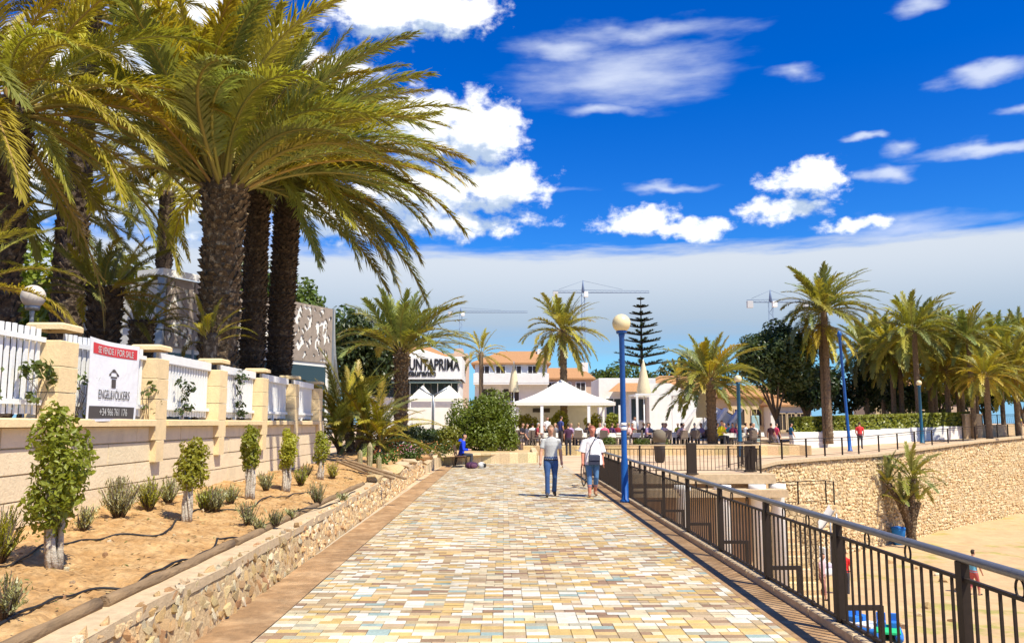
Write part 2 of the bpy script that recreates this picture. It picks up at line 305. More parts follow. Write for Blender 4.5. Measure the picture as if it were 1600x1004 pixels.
while y < 37.5:
    band = abs(y - 12.05) < .07 or abs(y - 19.6) < .07
    x = TX0; off = rt.choice([0, TW / 2])
    first = True
    while x < TX1 - .03:
        half = (first and off > 0) or rt.random() < .14; first = False
        L = TW / 2 if half else TW
        if x + L > TX1 + .01: L = TW / 2; half = True
        ci = rt.choices(range(len(TC)), tw)[0]
        if band: ci = rt.choice([4, 4, 3, 5])
        z = rt.uniform(-.0012, .0012)
        if y > 6.9 and single < 300:
            single += 1; link('paving_tile', tile_mesh(ci, half), pav, (x + L / 2, y + TD / 2, z), (rt.gauss(0, .003), rt.gauss(0, .003), rt.gauss(0, .004)))
        else:
            c = Vector((x + L / 2, y + TD / 2, z + .01)); a, b_ = (L - GAP) / 2, (TD - GAP) / 2; t1, t2 = rt.gauss(0, .0008), rt.gauss(0, .0008)
            rest.add([c + Vector((-a, -b_, -t1)), c + Vector((a, -b_, t2)), c + Vector((a, b_, t1)), c + Vector((-a, b_, -t2))], [(0, 1, 2, 3)], ci)
        x += L
    y += TD; row += 1
tag(rest.build('paving_tiles_field', TM, pav), kind='stuff')
st = MB().quadgrid(lambda u, v: (-2.56 + .49 * u, -3 + 38 * v, .010 + .004 * math.sin(v * 90 + u * 3)), 3, 90); struct('edge_strip', st, STRIP)
st = MB().quadgrid(lambda u, v: (2.44 + .40 * u, -3 + 33.0 * v, .012), 3, 90); struct('railing_strip', st, STRIP)
kb = thing('railing_kerb', 'pale concrete kerb blocks under the brown promenade railing', 'kerb')
for i in range(32): MB().bbox((2.925, -1.5 + i, .03), (.165, .985, .12), .012).build('kerb_block', CONC, kb)

# ------------------------------------------------------------------ low rubble wall, ledge, logs, planting bed
lw = thing('low_rubble_wall', 'low wall of rough ochre rubble stones edging the planting bed', 'wall', (0, 0, 0))
WY0, WY1 = 3.0, 30.0
def wx(y): return -2.56 - .012 * max(0, y - 8)            # the wall line drifts outward
core = MB()
ys = [WY0 + i * .5 for i in range(int((WY1 - WY0) / .5) + 1)]
for i in range(len(ys) - 1):
    a, b_ = ys[i], ys[i + 1]
    core.add([(wx(a) + .012, a, 0), (wx(b_) + .012, b_, 0), (wx(b_) - .045, b_, .47), (wx(a) - .045, a, .47)], [(0, 3, 2, 1)])
core.build('mortar_core', MORT, lw)
led = MB().quadgrid(lambda u, v: (wx(WY0 + 27 * v) - .02 - .36 * u, WY0 + 27 * v, .485 + .012 * math.sin(v * 61) * (1 - u) + .018 * u), 3, 100)
led.quadgrid(lambda u, v: (wx(WY0 + 27 * v) - .02 + .004 * math.sin(v * 400), WY0 + 27 * v, .40 + .085 * u + .012 * math.sin(v * 61) * u), 2, 100)
led.build('ledge', CONC, lw)
rs = [rock_mesh('stone', STONES[i % 6], 40 + i, (.6, 1, 1)) for i in range(18)]
cnt = 0; far_st = MB(); rr = random.Random(5); y = WY0
stones = []
for rowi, z0 in enumerate((.03, .095, .16, .225, .29, .355, .415, .455)):
    y = WY0 + rr.random() * .1
    while y < WY1:
        L = rr.uniform(.06, .19) * (1.5 if rr.random() < .12 else 1); hh = rr.uniform(.065, .125)
        stones.append((y + L / 2, z0 + rr.uniform(-.02, .02), L, hh)); y += L * .94
stones.sort(key=lambda q: abs(q[0] - 6.3) if q[0] > 6.2 else 99 - q[0])
for i, (y, z, L, hh) in enumerate(stones):
    me = rr.choice(rs); e = (rr.uniform(-.6, .6), rr.uniform(-.18, .18), rr.uniform(-.18, .18)); dp = rr.uniform(.05, .10)
    px_ = wx(y) - .012 - z * .11 + rr.uniform(-.02, .018)
    if i < 300: o = link('stone', me, lw, (px_, y, z)); o.rotation_euler = e; o.scale = (dp / .6, L * 1.06, hh * 1.12)
    else:
        M = Matrix.LocRotScale((px_, y, z), None, (dp / .6, L * 1.06, hh * 1.12)); far_st.add([M @ v.co for v in me.vertices], [tuple(p.vertices) for p in me.polygons], STONES.index(me.materials[0]))
tag(far_st.build('stones_field', STONES, lw), kind='stuff')
def bedz(x, y): return .53 + (-2.95 - x) * .10 + .03 * math.sin(y * 1.7 + x * 2.2) + .02 * math.sin(y * 4.1 - x * 3) + .012 * math.sin(y * 11 + x * 7)
bed = MB().quadgrid(lambda u, v: (-2.86 - .25 * v - 2.5 * u, 1 + 31 * v, bedz(-2.86 - 2.5 * u, 1 + 31 * v) + random.uniform(-.014, .014)), 60, 440)
struct('planting_bed', bed, SOIL)
for i in range(5):
    a = 3.2 + i * 2.95; mb = MB(); x0, x1 = wx(a) - .30, wx(a + 2.9) - .30
    mb.tube([(x0 + (x1 - x0) * t + .012 * math.sin(i + t * 5), a + 2.9 * t, .522 + .008 * math.sin(t * 7 + i)) for t in [k / 10 for k in range(11)]], [.045 + .006 * math.sin(k * 2.1 + i) for k in range(11)], 10)
    o = mb.build('garden_log', WOOD); tag(o, 'weathered round timber log edging the sandy planting bed', 'log', 'logs along the planting bed')
rp = random.Random(9)
for i in range(30):
    x, y = rp.uniform(-4.7, -3.0), rp.uniform(5.5, 20); s_ = rp.uniform(.03, .08)
    tag(link('bed_pebble', rs[i % 18], None, (x, y, bedz(x, y)), rp.uniform(0, 6), s_), 'small pale stone lying on the sandy planting bed', 'stone', 'loose stones on the planting bed')
lit = MB(); rl = random.Random(23)
for _ in range(2600):
    x, y = rl.uniform(-4.95, -2.92), rl.uniform(3.5, 24); z = bedz(x, y) + .012; a_ = rl.uniform(0, 6.28); s_ = rl.uniform(.008, .03); d_ = Vector((math.cos(a_), math.sin(a_), rl.uniform(-.3, .3))) * s_; e_ = Vector((-math.sin(a_), math.cos(a_), rl.uniform(-.3, .3))) * s_ * rl.uniform(.2, .6); p = Vector((x, y, z))
    lit.add([p - d_, p + e_, p + d_, p - e_], [(0, 1, 2, 3)], rl.choice((0, 0, 1, 2)))
tag(lit.build('leaf_litter', [mat('litter_brown', (.16, .085, .03), .9), mat('litter_straw', (.45, .33, .14), .9), mat('litter_green', (.12, .13, .03), .9)]), 'dry leaf litter and bark scraps scattered over the sandy bed', 'leaf litter', kind='stuff')
def hose(pts, label, sub=8):
    P_ = []
    for i in range(len(pts) - 1):
        p0, p1, p2, p3 = [Vector(pts[max(0, min(len(pts) - 1, i + k))]) for k in (-1, 0, 1, 2)]
        for k in range(sub):
            t = k / sub; P_.append(.5 * ((2 * p1) + (p2 - p0) * t + (2 * p0 - 5 * p1 + 4 * p2 - p3) * t * t + (3 * p1 - p0 - 3 * p2 + p3) * t ** 3))
    q = []
    for p in P_: q.append((p.x, p.y, bedz(p.x, p.y) + .012))
    return tag(MB().tube(q, .011, 6).build('irrigation_hose', BLACK), label, 'hose')
def bp(px, py): v = G(px, py, .6); return (v.x, v.y)
hose([bp(*q) for q in [(-60, 985), (30, 955), (120, 910), (200, 898), (230, 887), (330, 850), (345, 835), (395, 825), (410, 810), (480, 790), (560, 762)]], 'black irrigation hose winding beside the timber logs')
hose([bp(*q) for q in [(-60, 930), (10, 893), (60, 866), (120, 852), (180, 841), (255, 836), (285, 812), (320, 800), (380, 795), (430, 778), (500, 762)]], 'black irrigation hose running between the clipped ficus shrubs')

# ------------------------------------------------------------------ boundary wall with pillars and white picket fence
WX, PILL_Y = -5.0, [6.84 + 2.62 * i for i in range(7)]
bw = thing('boundary_wall', 'cream block garden wall with square pillars and a coping', 'wall')
MB().box((WX - .15, 12.4, 1.0), (.26, 22.0, 1.7)).build('wall_core', CONC, bw)
rw = random.Random(21); zc = .36; ci = 0
for z0, hh in ((.36, .36), (.725, .268), (.996, .268), (1.267, .268), (1.538, .215)):
    y = 2.2 - (ci % 2) * .8; ci += 1
    while y < 23.3:
        L = 1.55
        e = min(y + L, 23.4); s_ = max(y, 1.4)
        mb = MB(); a, b_ = s_ + .002, e - .002; x0, x1 = WX - .06, WX + rw.uniform(-.003, .004); zt, zb = z0 + hh - .003, z0; ev = .007
        mb.add([(x0, a, zb), (x0, b_, zb), (x0, b_, zt), (x0, a, zt), (x1, a + ev, zb + ev), (x1, b_ - ev, zb + ev), (x1, b_ - ev, zt - ev), (x1, a + ev, zt - ev)], [(4, 5, 6, 7), (0, 1, 5, 4), (1, 2, 6, 5), (2, 3, 7, 6), (3, 0, 4, 7)])
        mb.build('wall_block', WALL, bw); y += L
for i in range(len(PILL_Y) - 1):
    a, b_ = PILL_Y[i] + .2, PILL_Y[i + 1] - .2
    MB().bbox((WX - .10, (a + b_) / 2, 1.80), (.42, b_ - a - .01, .09), .012).build('coping', PILL, bw)
MB().bbox((WX - .10, 4.2, 1.80), (.42, 4.85, .09), .012).build('coping', PILL, bw)
for y in PILL_Y:
    p = MB(); 
    for k in range(4): p.bbox((WX - .10, y, 1.70 + k * .29), (.36 - .004 * (k % 2), .40 - .004 * (k % 2), .284), .008)
    p.bbox((WX - .08, y, 1.40), (.33, .26, .30), .004)
    po = p.build('pillar', PILL, bw); MB().bbox((WX - .10, y, 2.87), (.41, .45, .075), .02).build('pillar_cap', PILL, po)
# the fence, bay by bay
pk = MB().box((0, 0, 0), (.022, .058, .94)).mesh('picket', WHITE)
for i in range(-1, len(PILL_Y) - 1):
    a = (PILL_Y[i] if i >= 0 else PILL_Y[0] - 2.62) + .22; b_ = a + 2.18
    f = thing('picket_fence', ['white picket fence bay with open gaps before the first pillar', 'white picket fence bay with open gaps left of the for-sale banner', 'white picket fence bay the for-sale banner hangs on', 'white picket fence bay beside the banner with leafy climber', 'white picket fence bay behind the third clipped ficus', 'white picket fence bay behind the fourth clipped ficus', 'white picket fence bay next to the arching bushy palm'][i + 1], 'fence', (WX - .13, a, 0), 0, 'white fence bays on the wall')
    for z in (2.02, 2.71): MB().box((.035, 1.09, z), (.03, 2.2, .055)).build('rail', WHITE, f)
    if i >= 2: MB().box((.03, 1.09, 2.76), (.05, 2.19, .13)).build('top_board', WHITE, f)
    MB().box((0, 1.09, 1.90), (.05, .07, .16)).build('foot', WHITE, f)
    for k in range(19): link('picket', pk, f, (0, .06 + k * .1145, 2.36 + .004 * (k % 3)), random.uniform(-.03, .03))
    # blank white boards behind: the far bays are backed so that no garden shows between the pickets
    if i >= 2: MB().box((-.05, 1.09, 2.34), (.02, 2.18, .80)).build('backing_board', WHITE, f)

# for-sale banner
bl, br = 9.86, 11.22
bn = thing('sale_banner', 'white for-sale banner with red heading and dark number strip on the fence', 'banner', (WX + .09, (bl + br) / 2, 2.31))
bwid, bh = br - bl, .98
def sag(u, v): return Vector((.014 * math.sin(u * 7 + v * 2) + .02 * (1 - v) * math.sin(u * 3.1), (u - .5) * bwid * (1 - .05 * (1 - v)) , (v - .5) * bh + .022 * (u - .5) ** 2 * 4 * (v - .3)))
th = MB().quadgrid(sag, 16, 12); th.quadgrid(lambda u, v: sag(1 - u, v) - Vector((.004, 0, 0)), 16, 12); th.build('sheet', BANN, bn)
MB().quadgrid(lambda u, v: sag(.06 + .88 * u, .815 + .13 * v) + Vector((.004, 0, 0)), 16, 2).build('red_panel', RED, bn)
MB().quadgrid(lambda u, v: sag(.03 + .92 * u, .035 + .15 * v) + Vector((.004, 0, 0)), 16, 2).build('number_panel', GREYP, bn)
TXT = Matrix(((0, 0, 1, 0), (1, 0, 0, 0), (0, 1, 0, 0), (0, 0, 0, 1)))
def letters(body, size, m, parent, v, u=.5, sx=1.0, bold=.0):
    me = text_mesh(body, size, m, .0005, sx, bold)
    for q in me.vertices:
        s_ = sag(u + q.co.x / bwid, v + q.co.y / bh); q.co = Vector((s_.x + .009, (u - .5) * bwid + q.co.x, (v - .5) * bh + q.co.y))
    return link('lettering', me, parent)
letters('SE VENDE / FOR SALE', .115, WHITE, bn, .84, sx=.86, bold=.003)
letters('ENGEL&VÖLKERS', .16, GREYP, bn, .275, sx=.70)
letters('+34 966 761 176', .125, WHITE, bn, .07, sx=.92, bold=.002)
em = MB()                                          # emblem: a little villa with a domed roof
for u0, u1, v0, v1 in ((.455, .545, .42, .53), (.435, .565, .545, .565)):
    em.quadgrid(lambda u, v: sag(u0 + (u1 - u0) * u, v0 + (v1 - v0) * v) + Vector((.006, 0, 0)), 2, 2)
em.quadgrid(lambda u, v: sag(.5 + .105 * math.cos(math.pi * (1 - u)) * (1 - .45 * v), .575 + .085 * math.sin(math.pi * u) * (.55 + .45 * v)) + Vector((.006, 0, 0)), 12, 2)
em.build('emblem', GREYP, bn)

# raised garden behind the wall
gd = MB().quadgrid(lambda u, v: (WX - .28 - 60 * u, -6 + 30 * v, 1.35), 4, 4); gd.box((WX - .3 - 30, 24, .6), (60, .1, 1.5)); struct('garden_ground', gd, EARTH)

# ------------------------------------------------------------------ promenade railing
RX = 2.925
rail = thing('promenade_railing', 'brown iron promenade railing with close pickets and thick grey handrail', 'railing')
RP = [7.43 + 2.0 * k for k in range(-3, 12)]
post_me = MB().box((0, 0, .49), (.055, .075, .86)).box((0, 0, .075), (.075, .12, .03)).mesh('post', IRON)
pick_me = MB().box((0, 0, .455), (.016, .016, .70)).mesh('picket', IRON)
bar_me = MB().box((0, 0, 0), (.03, 1.93, .022)).mesh('bar', IRON)
ring_mb = MB(); ring_mb.tube([(0, .042 * math.cos(a), .058 * math.sin(a)) for a in [2 * math.pi * k / 14 for k in range(15)]], .008, 5); ring_me = ring_mb.mesh('ring', IRON)
brace_me = MB().box((.17, 0, .21), (.34, .045, .04)).box((.345, 0, -.12), (.04, .045, .70)).mesh('brace', IRON)
foot_me = MB().box((0, 0, .10), (.03, .03, .07)).mesh('foot', IRON)
MB().tube([(RX, RP[0] + i, .945) for i in range(29)], .036, 12, flat=.8).build('handrail', RAILG, rail)
for i, y in enumerate(RP):
    link('post', post_me, rail, (RX, y, 0)); link('brace', brace_me, rail, (RX, y, 0))
    if i == len(RP) - 1: break
    for z in (.815, .115): link('bar', bar_me, rail, (RX, y + 1, z))
    for k in range(1, 15): link('picket', pick_me, rail, (RX, y + k * 2 / 15, 0))
    for t in (.36, .7): link('ring', ring_me, rail, (RX, y + 2 * t, .866))
    for t in (.33, .67): link('foot', foot_me, rail, (RX, y + 2 * t, 0))

def simple_rail(name, label, pts, h=1.0, post=2.0, pick=.16, m=IRON, topm=None, dark=.06, hand=.028):
    t = thing(name, label, 'railing')
    hb = MB().tube([(x, y, z + h) for x, y, z in pts], hand, 6).build('handrail', topm or m, t)
    lo = MB().tube([(x, y, z + .12) for x, y, z in pts], .012, 4); lo.tube([(x, y, z + h - .13) for x, y, z in pts], .012, 4); lo.build('bar', m, t)
    pm = MB().box((0, 0, h / 2), (dark, dark, h)).mesh('post', m); km = MB().box((0, 0, (h - .01) / 2), (.018, .018, h - .25)).mesh('picket', m) if pick else None
    cnt = 0
    for i in range(len(pts) - 1):
        a, c = Vector(pts[i]), Vector(pts[i + 1]); L = (c - a).length; k = max(1, round(L / post)); rz = math.atan2(c.y - a.y, c.x - a.x)
        for j in range(k): link('post', pm, t, a.lerp(c, j / k), rz)
        if km:
            q = max(1, round(L / pick))
            for j in range(1, q):
                cnt += 1
                if cnt < 290: link('picket', km, t, a.lerp(c, j / q) + Vector((0, 0, .0)), rz)
    link('post', pm, t, pts[-1]); return t
simple_rail('terrace_railing', 'dark railing with pale top along the stair platform edge', [(3.1, 29.9, 0), (6.6, 30.0, 0), (9.2, 30.1, 0), (9.3, 33.3, 0)], 1.0, 2.2, .14, IRON, CONC)
for (x, y, rz, lab) in ((6.65, 29.75, .25, 'tall dark panel post at the near corner of the stair platform'), (9.15, 31.2, .0, 'tall dark panel post at the stair head of the platform')):
    t = thing('panel_post', lab, 'post', (x, y, 0), rz); MB().bbox((0, 0, .55), (.36, .10, 1.1), .02).build('panel', IRON, t); MB().bbox((0, 0, .02), (.44, .2, .04), .01).build('base_plate', IRON, t)
SW = [Vector(q) for q in EDGE[4:12]]
simple_rail('sea_wall_railing', 'dark open railing of thin posts along the top of the stone sea wall', [(x - .5, y + .5, z) for x, y, z in EDGE[3:11]], .98, 2.4, 0, IRON, IRON, .07, .022)
bm_ = MB().box((.2, 0, .2), (.4, .05, .04)).box((.4, 0, 0.08), (.05, .05, .26)).mesh('kerb_bracket', IRON)

# ------------------------------------------------------------------ sea wall, platform, stairs
sw = thing('sea_wall', 'tall ochre rubble stone sea wall curving round the sandy beach', 'wall')
cv = [(9.62, 33.4, 0), (12.25, 38.5, 0), (16.25, 42.9, 0), (20.85, 47.3, 0), (26.85, 52.9, .25), (33.05, 58.5, .5), (41.55, 65.9, .75), (56, 75.9, .9), (120, 119.9, 1.0)]
fine = []
for i in range(len(cv) - 1):
    for k in range(8): fine.append(Vector(cv[i]).lerp(Vector(cv[i + 1]), k / 8))
fine.append(Vector(cv[-1])); mb = MB(); rq = random.Random(2)
def offs(i):
    t = (fine[min(i + 1, len(fine) - 1)] - fine[max(i - 1, 0)]); t.z = 0; t.normalize(); return Vector((t.y, -t.x, 0))
NZ = 18
for i, p in enumerate(fine):
    nrm = offs(i)
    for k in range(NZ + 1):
        t = k / NZ; q = p + nrm * (.12 + .45 * t + rq.uniform(-.05, .05)); mb.v.append((q.x, q.y, p.z - .05 + (SZ - .25 - p.z) * t))
for i in range(len(fine) - 1):
    for k in range(NZ): a = i * (NZ + 1) + k; mb.f.append((a, a + 1, a + NZ + 2, a + NZ + 1)); mb.mi.append(0); mb.sm.append(True)
mb.build('wall_face', SEAW, sw)
SWS = [mat('sea_stone_%d' % i, c, .95, var=.3, vscale=2.5, bump=.8, bscale=9) for i, c in enumerate([(.64, .475, .27), (.60, .43, .23), (.68, .53, .32), (.55, .375, .19), (.63, .45, .24), (.64, .51, .32)])]
sr = MB(); rq2 = random.Random(66)
for i in range(len(fine) - 9):
    a, c = fine[i], fine[i + 1]; L = (c - a).length; nrm = offs(i); rz = math.atan2(c.y - a.y, c.x - a.x); z = a.z - .15
    while z > SZ - .1:
        hh = rq2.uniform(.11, .24); u = rq2.uniform(-.2, 0)
        while u < L:
            ln = rq2.uniform(.14, .42); t = (a.z - z + hh / 2) / (a.z - SZ); q = a.lerp(c, min(1, (u + ln / 2) / L)) + nrm * (.10 + .45 * t + rq2.uniform(-.03, .03)); q.z = z - hh / 2 + rq2.uniform(-.03, .03)
            me = rq2.choice(rs); M = Matrix.Translation(q) @ Matrix.Rotation(rz + rq2.uniform(-.06, .06) + math.pi / 2, 4, 'Z') @ Matrix.Rotation(rq2.uniform(-.25, .25), 4, 'X') @ Matrix.Diagonal((.22, ln * 1.02, hh * 1.08, 1)); sr.add([M @ v.co for v in me.vertices], [tuple(p.vertices) for p in me.polygons], rq2.randrange(6)); u += ln
        z -= hh
tag(sr.build('rubble_facing', SWS, sw), kind='stuff')
for i in range(0, len(fine) - 1):
    a, c = fine[i], fine[i + 1]; L = (c - a).length
    if L > 3.5 and i % 2: pass
    o = MB().bbox((0, 0, 0), (L - .02, .55, .16), .02).build('coping_slab', CONC, sw); o.location = (a + c) / 2 + offs(i) * .03 + Vector((0, 0, .0)); o.rotation_euler = (0, -math.atan2(c.z - a.z, L), math.atan2(c.y - a.y, c.x - a.x))
pf = thing('stair_platform', 'pale concrete platform slab on round columns beside the beach stairs', 'platform')
MB().bbox((6.3, 29.95, -.16), (6.6, .5, .34), .02).build('slab_edge', CONC, pf)
MB().bbox((9.42, 32.0, -.165), (.36, 3.5, .34), .02).build('slab_edge', CONC, pf)
for x, y in ((6.2, 29.2), (7.6, 29.3), (8.9, 29.6), (9.7, 29.9)):
    MB().lathe([(.24, 0), (.24, 4.3), (.30, 4.45), (.30, 4.6)], (x, y, SZ - .05), 14).build('column', WPL, pf)
MB().box((6.2, 29.45, -.62), (7.2, .9, .25)).build('beam', CONC, pf)
stt = thing('beach_stairs', 'flight of ochre stone steps going down from the platform to the sand', 'stairs')
for k in range(24):
    z = -.35 - k * .19; y = 36.3 - k * .27
    MB().bbox((10.55, y, z - .5), (1.7, .36, 1.0), .012).build('step', STONES[2 if k % 2 else 0], stt)
MB().box((9.62, 33.6, -2.9), (.22, 6.2, 4.4)).build('side_wall', SEAW, stt)
simple_rail('stair_railing', 'thin dark railing standing across the landing behind the beach stairs', [(10.1, 36.2, -1.8), (14.6, 38.2, -1.8), (14.65, 37.4, -1.8)], 1.0, 1.7, 0, IRON, IRON, .05, .02)
ld = MB().bbox((12.2, 36.6, -3.4), (2.2, 1.6, 3.2), .03); tag(ld.build('stair_landing', SEAW), 'block of ochre masonry forming the landing by the beach stairs', 'landing')

# ------------------------------------------------------------------ street lamps
def lamp(loc, h, r_, label, m=BLUE, gm=GLOBE, pr=.055, lean=0.0, stickers=False, globe=True, group=None):
    t = thing('street_lamp', label, 'street lamp', loc, 0, group)
    MB().lathe([(pr * 1.9, 0), (pr * 1.9, .05), (pr * 1.35, .08), (pr * 1.3, .9), (pr * 1.05, 1.0), (pr, h - r_ * 2 - .1), (pr * 1.2, h - r_ * 2 - .08), (pr * 1.2, h - r_ * 2)], n=12).build('pole', m, t)
    if globe:
        gl = MB().ball((0, 0, h - r_), r_, 20).build('globe', gm, t)
        MB().lathe([(r_ * .55, h - 2 * r_ - .03), (r_ * .6, h - 2 * r_ + .02), (r_ * .45, h - 2 * r_ + .06)], n=14).build('collar', m, t)
    if stickers:
        for z in (1.62, 1.72): MB().tube([(0, 0, z), (0, 0, z + .07)], pr * 1.06, 12).build('sticker', WHITE, t)
    t.rotation_euler[1] = lean; return t
lamp((2.76, 19.19, .01), 4.3, .215, 'blue lamp post with cream globe beside the brown promenade railing', pr=.062, stickers=True, lean=-.006)
lamp((*G(1157, 713)[:2], 0), 4.35, .2, 'dark blue globe lamp standing behind the stair platform railing', TEAL, pr=.10)
p = D(1441, 688, 60); lamp((p.x, p.y, .35), 4.5, .2, 'teal globe lamp on the sea wall promenade before the hedge', TEAL, pr=.10)
p = D(1590, 690, 70); lamp((p.x, p.y, .7), 4.4, .2, 'globe lamp on the sea wall promenade near the stone gate posts', TEAL, GLOBEW, pr=.09)
p = D(1328, 698, 52); t = lamp((p.x, p.y, .05), 7.6, .2, 'tall blue mast leaning slightly on the sea wall promenade', BLUE, pr=.085, globe=False, lean=-.045)
MB().lathe([(.10, 7.15), (.14, 7.2), (.14, 7.35), (.05, 7.5)], n=10).build('mast_head', BLUE, t)
p = D(52, 463, 12.2); lamp((p.x, p.y, 1.3), p.z + .17 - 1.3, .17, 'white globe lamp on a slim post in the garden behind the fence', STEEL, GLOBEW, pr=.028)
p = D(676, 690, 46)
t = thing('double_lamp', 'slim grey lamp post with two raised arms before the restaurant', 'street lamp', (p.x, p.y, .3))
MB().lathe([(.09, 0), (.07, 2.4), (.06, 3.0)], n=8).build('pole', STEEL, t)
for s in (-1, 1): MB().tube([(0, 0, 2.95), (s * .35, 0, 3.15), (s * .75, 0, 3.4)], [.045, .05, .06], 8).build('arm', STEEL, t)

# ------------------------------------------------------------------ palms
def frond_mesh(name, e0, bend, lat, nl, ll, lw, m, rm, seed, side=1.0, start=.16, hang=.25):
    rr = random.Random(seed); N = 16; pts = [Vector((0, 0, 0))]; tg = []
    for i in range(N):
        t = (i + .5) / N; e = R(e0 - bend * t ** 1.25); a = R(lat * t ** 1.3); tg.append(Vector((math.sin(a) * math.cos(e), math.cos(a) * math.cos(e), math.sin(e)))); pts.append(pts[-1] + tg[-1] / N)
    mb = MB(); mb.tube(pts, [.0095 * (1 - .85 * i / N) + .0008 for i in range(N + 1)], 4, 1, False, True)
    for s in (-1, 1):
        for k in range(nl):
            t = start + (1 - start) * (k + rr.random() * .5) / nl; i = min(N - 1, int(t * N)); p = pts[i].lerp(pts[i + 1], t * N - i); T = tg[i]
            S = T.cross(Vector((0, 0, 1))); S = (S.normalized() if S.length > .05 else Vector((1, 0, 0))) * s; U = S.cross(T).normalized() * s
            ph = R(56 - 36 * t + rr.gauss(0, 8)); V = R(28 * (1 - .6 * t) + rr.gauss(0, 12))
            d = (T * math.cos(ph) + (S * math.cos(V) + U * math.sin(V)) * math.sin(ph)).normalized()
            L = ll * (.45 + .9 * math.sin(math.pi * min(1, (t - start) / (1 - start) * .86 + .10))) * rr.uniform(.8, 1.12) * side
            wd = lw * rr.uniform(.8, 1.2); q = d.cross(U).normalized() * wd / 2 if d.cross(U).length > .01 else S * wd / 2
            d2 = (d - Vector((0, 0, hang * rr.uniform(.4, 1.6))) ).normalized()
            m1 = p + d * L * .5; m2 = m1 + d2 * L * .5
            mb.add([p - q * .5, p + q * .5, m1 + q, m1 - q, m2], [(0, 1, 2, 3), (3, 2, 4)], 0)
    return mb.mesh(name, [m, rm])
EBINS = [(-38, 40), (-12, 52), (14, 62), (38, 62), (60, 48), (80, 26)]
LIB = {}
def frond_lib(key, m, rm, nl, ll, lw, wind, hang=.25, nvar=1):
    for ei, (e0, bd) in enumerate(EBINS):
        for li in (-1, 0, 1):
            for v in range(nvar): LIB[key, ei, li, v] = frond_mesh('frond', e0, bd * (1 + .12 * v), li * wind, nl, ll, lw, m, rm, ei * 10 + li + 100 * v, hang=hang)
    LIB[key] = nvar
frond_lib('near', FR, RACH, 128, .108, .0088, 50, .35, 3); frond_lib('neary', FRY, RACHO, 120, .105, .0088, 50, .45, 2); frond_lib('nearg', FRG, RACH, 122, .102, .0085, 44, .3, 2)
frond_lib('mid', FR, RACH, 56, .125, .019, 30, .25, 2); frond_lib('midy', FRY, RACHO, 50, .125, .019, 30, .4); frond_lib('midg', FRG, RACH, 56, .125, .018, 30, .2)
frond_lib('straw', FRD, RACHO, 34, .10, .014, 20, .6)
def palm_trunk(z, r0, r1, lean, m, scales, seed, boss=0.0, sh=.30):
    rr = random.Random(seed); mb = MB(); n = max(10, int(z / .25)); pts = []; rad = []
    for i in range(n + 1):
        t = i / n; pts.append(Vector((lean[0] * t * t, lean[1] * t * t, z * t))); r_ = r0 + (r1 - r0) * t
        if boss: r_ *= 1 + boss * math.exp(-((t - .93) / .10) ** 2)
        r_ *= 1 + .18 * math.exp(-t * 14); rad.append(r_)
    mb.tube(pts, [q * .93 for q in rad] if scales else [q * (1 + .05 * (i % 2)) for i, q in enumerate(rad)], 14)
    if scales:
        rows = int(z / (sh * .42)); per = scales
        for r_i in range(rows):
            t = (r_i + .5) / rows; k = min(n - 1, int(t * n)); c = pts[k].lerp(pts[k + 1], t * n - k); R0 = rad[k] + (rad[k + 1] - rad[k]) * (t * n - k)
            for j in range(per):
                a = 2 * math.pi * (j + .5 * (r_i % 2) + rr.uniform(-.12, .12)) / per; dr = Vector((math.cos(a), math.sin(a), 0)); tn = Vector((-dr.y, dr.x, 0)); wd = math.pi * R0 / per * .92; hh = sh * rr.uniform(.30, .72); o = .02 + R0 * .17 * rr.uniform(.2, 1.5); wd *= rr.uniform(.6, 1.15); c = c + Vector((0, 0, rr.uniform(-.25, .25) * sh * .42))
                if rr.random() < .1: continue
                b0 = c + dr * R0 * .90
                mb.add([b0 - tn * wd - Vector((0, 0, hh * .35)), b0 + tn * wd - Vector((0, 0, hh * .35)), b0 + tn * wd * .6 + dr * o + Vector((0, 0, hh * .55)), b0 - tn * wd * .6 + dr * o + Vector((0, 0, hh * .55)), b0 + Vector((0, 0, hh * .75))], [(0, 1, 2, 3), (1, 4, 2), (0, 3, 4), (3, 2, 4)])
    return mb, pts[-1], rad[-1]
def palm(name, label, loc, h, r0, r1, nf, L, keys, seed, lean=(0, 0), tm=TRUNKF, scales=0, boss=0.0, emin=-38, emax=84, epow=1.0, group=None, straw=0, wind=1, sh=.3, skip=None):
    rr = random.Random(seed); t = thing(name, label, 'palm tree', loc, 0, group)
    mb, top, rt_ = palm_trunk(h, r0, r1, lean, tm, scales, seed, boss, sh); mb.build('trunk', tm, t)
    for i in range(nf + straw):
        f = (i + .5) / nf; az = i * 2.39996 + rr.uniform(-.2, .2); key = rr.choice(keys)
        e = emax - (emax - emin) * min(1, f) ** epow + rr.uniform(-7, 7)
        if i >= nf: key = 'straw'; e = -50 + rr.uniform(-5, 20)
        dirx = -math.sin(az)                            # frond points along (-sin az, cos az)
        ang = math.atan2(math.cos(az), dirx)            # from +X
        if skip and e < skip[2] and (math.cos(ang) < .15): continue   # the wind has swept the low ones off the windward side
        li = 0 if (abs(ang) < .45 or not wind) else (1 if ang > 0 else -1)
        ei = min(range(6), key=lambda k: abs(EBINS[k][0] - e)); v = rr.randrange(LIB[key]) if LIB[key] > 1 else 0
        s_ = L * rr.uniform(.82, 1.1) * (.8 if e > 70 else 1)
        o = link('frond', LIB[key, ei, li, v], t, top + Vector((dirx * rt_ * .55, math.cos(az) * rt_ * .55, -.25 * f - (.3 if i >= nf else 0))), None, s_)
        o.rotation_euler = (R(rr.uniform(-5, 5)) + R(e - EBINS[ei][0]) * .7, R(rr.uniform(-8, 8)), az)
    return t
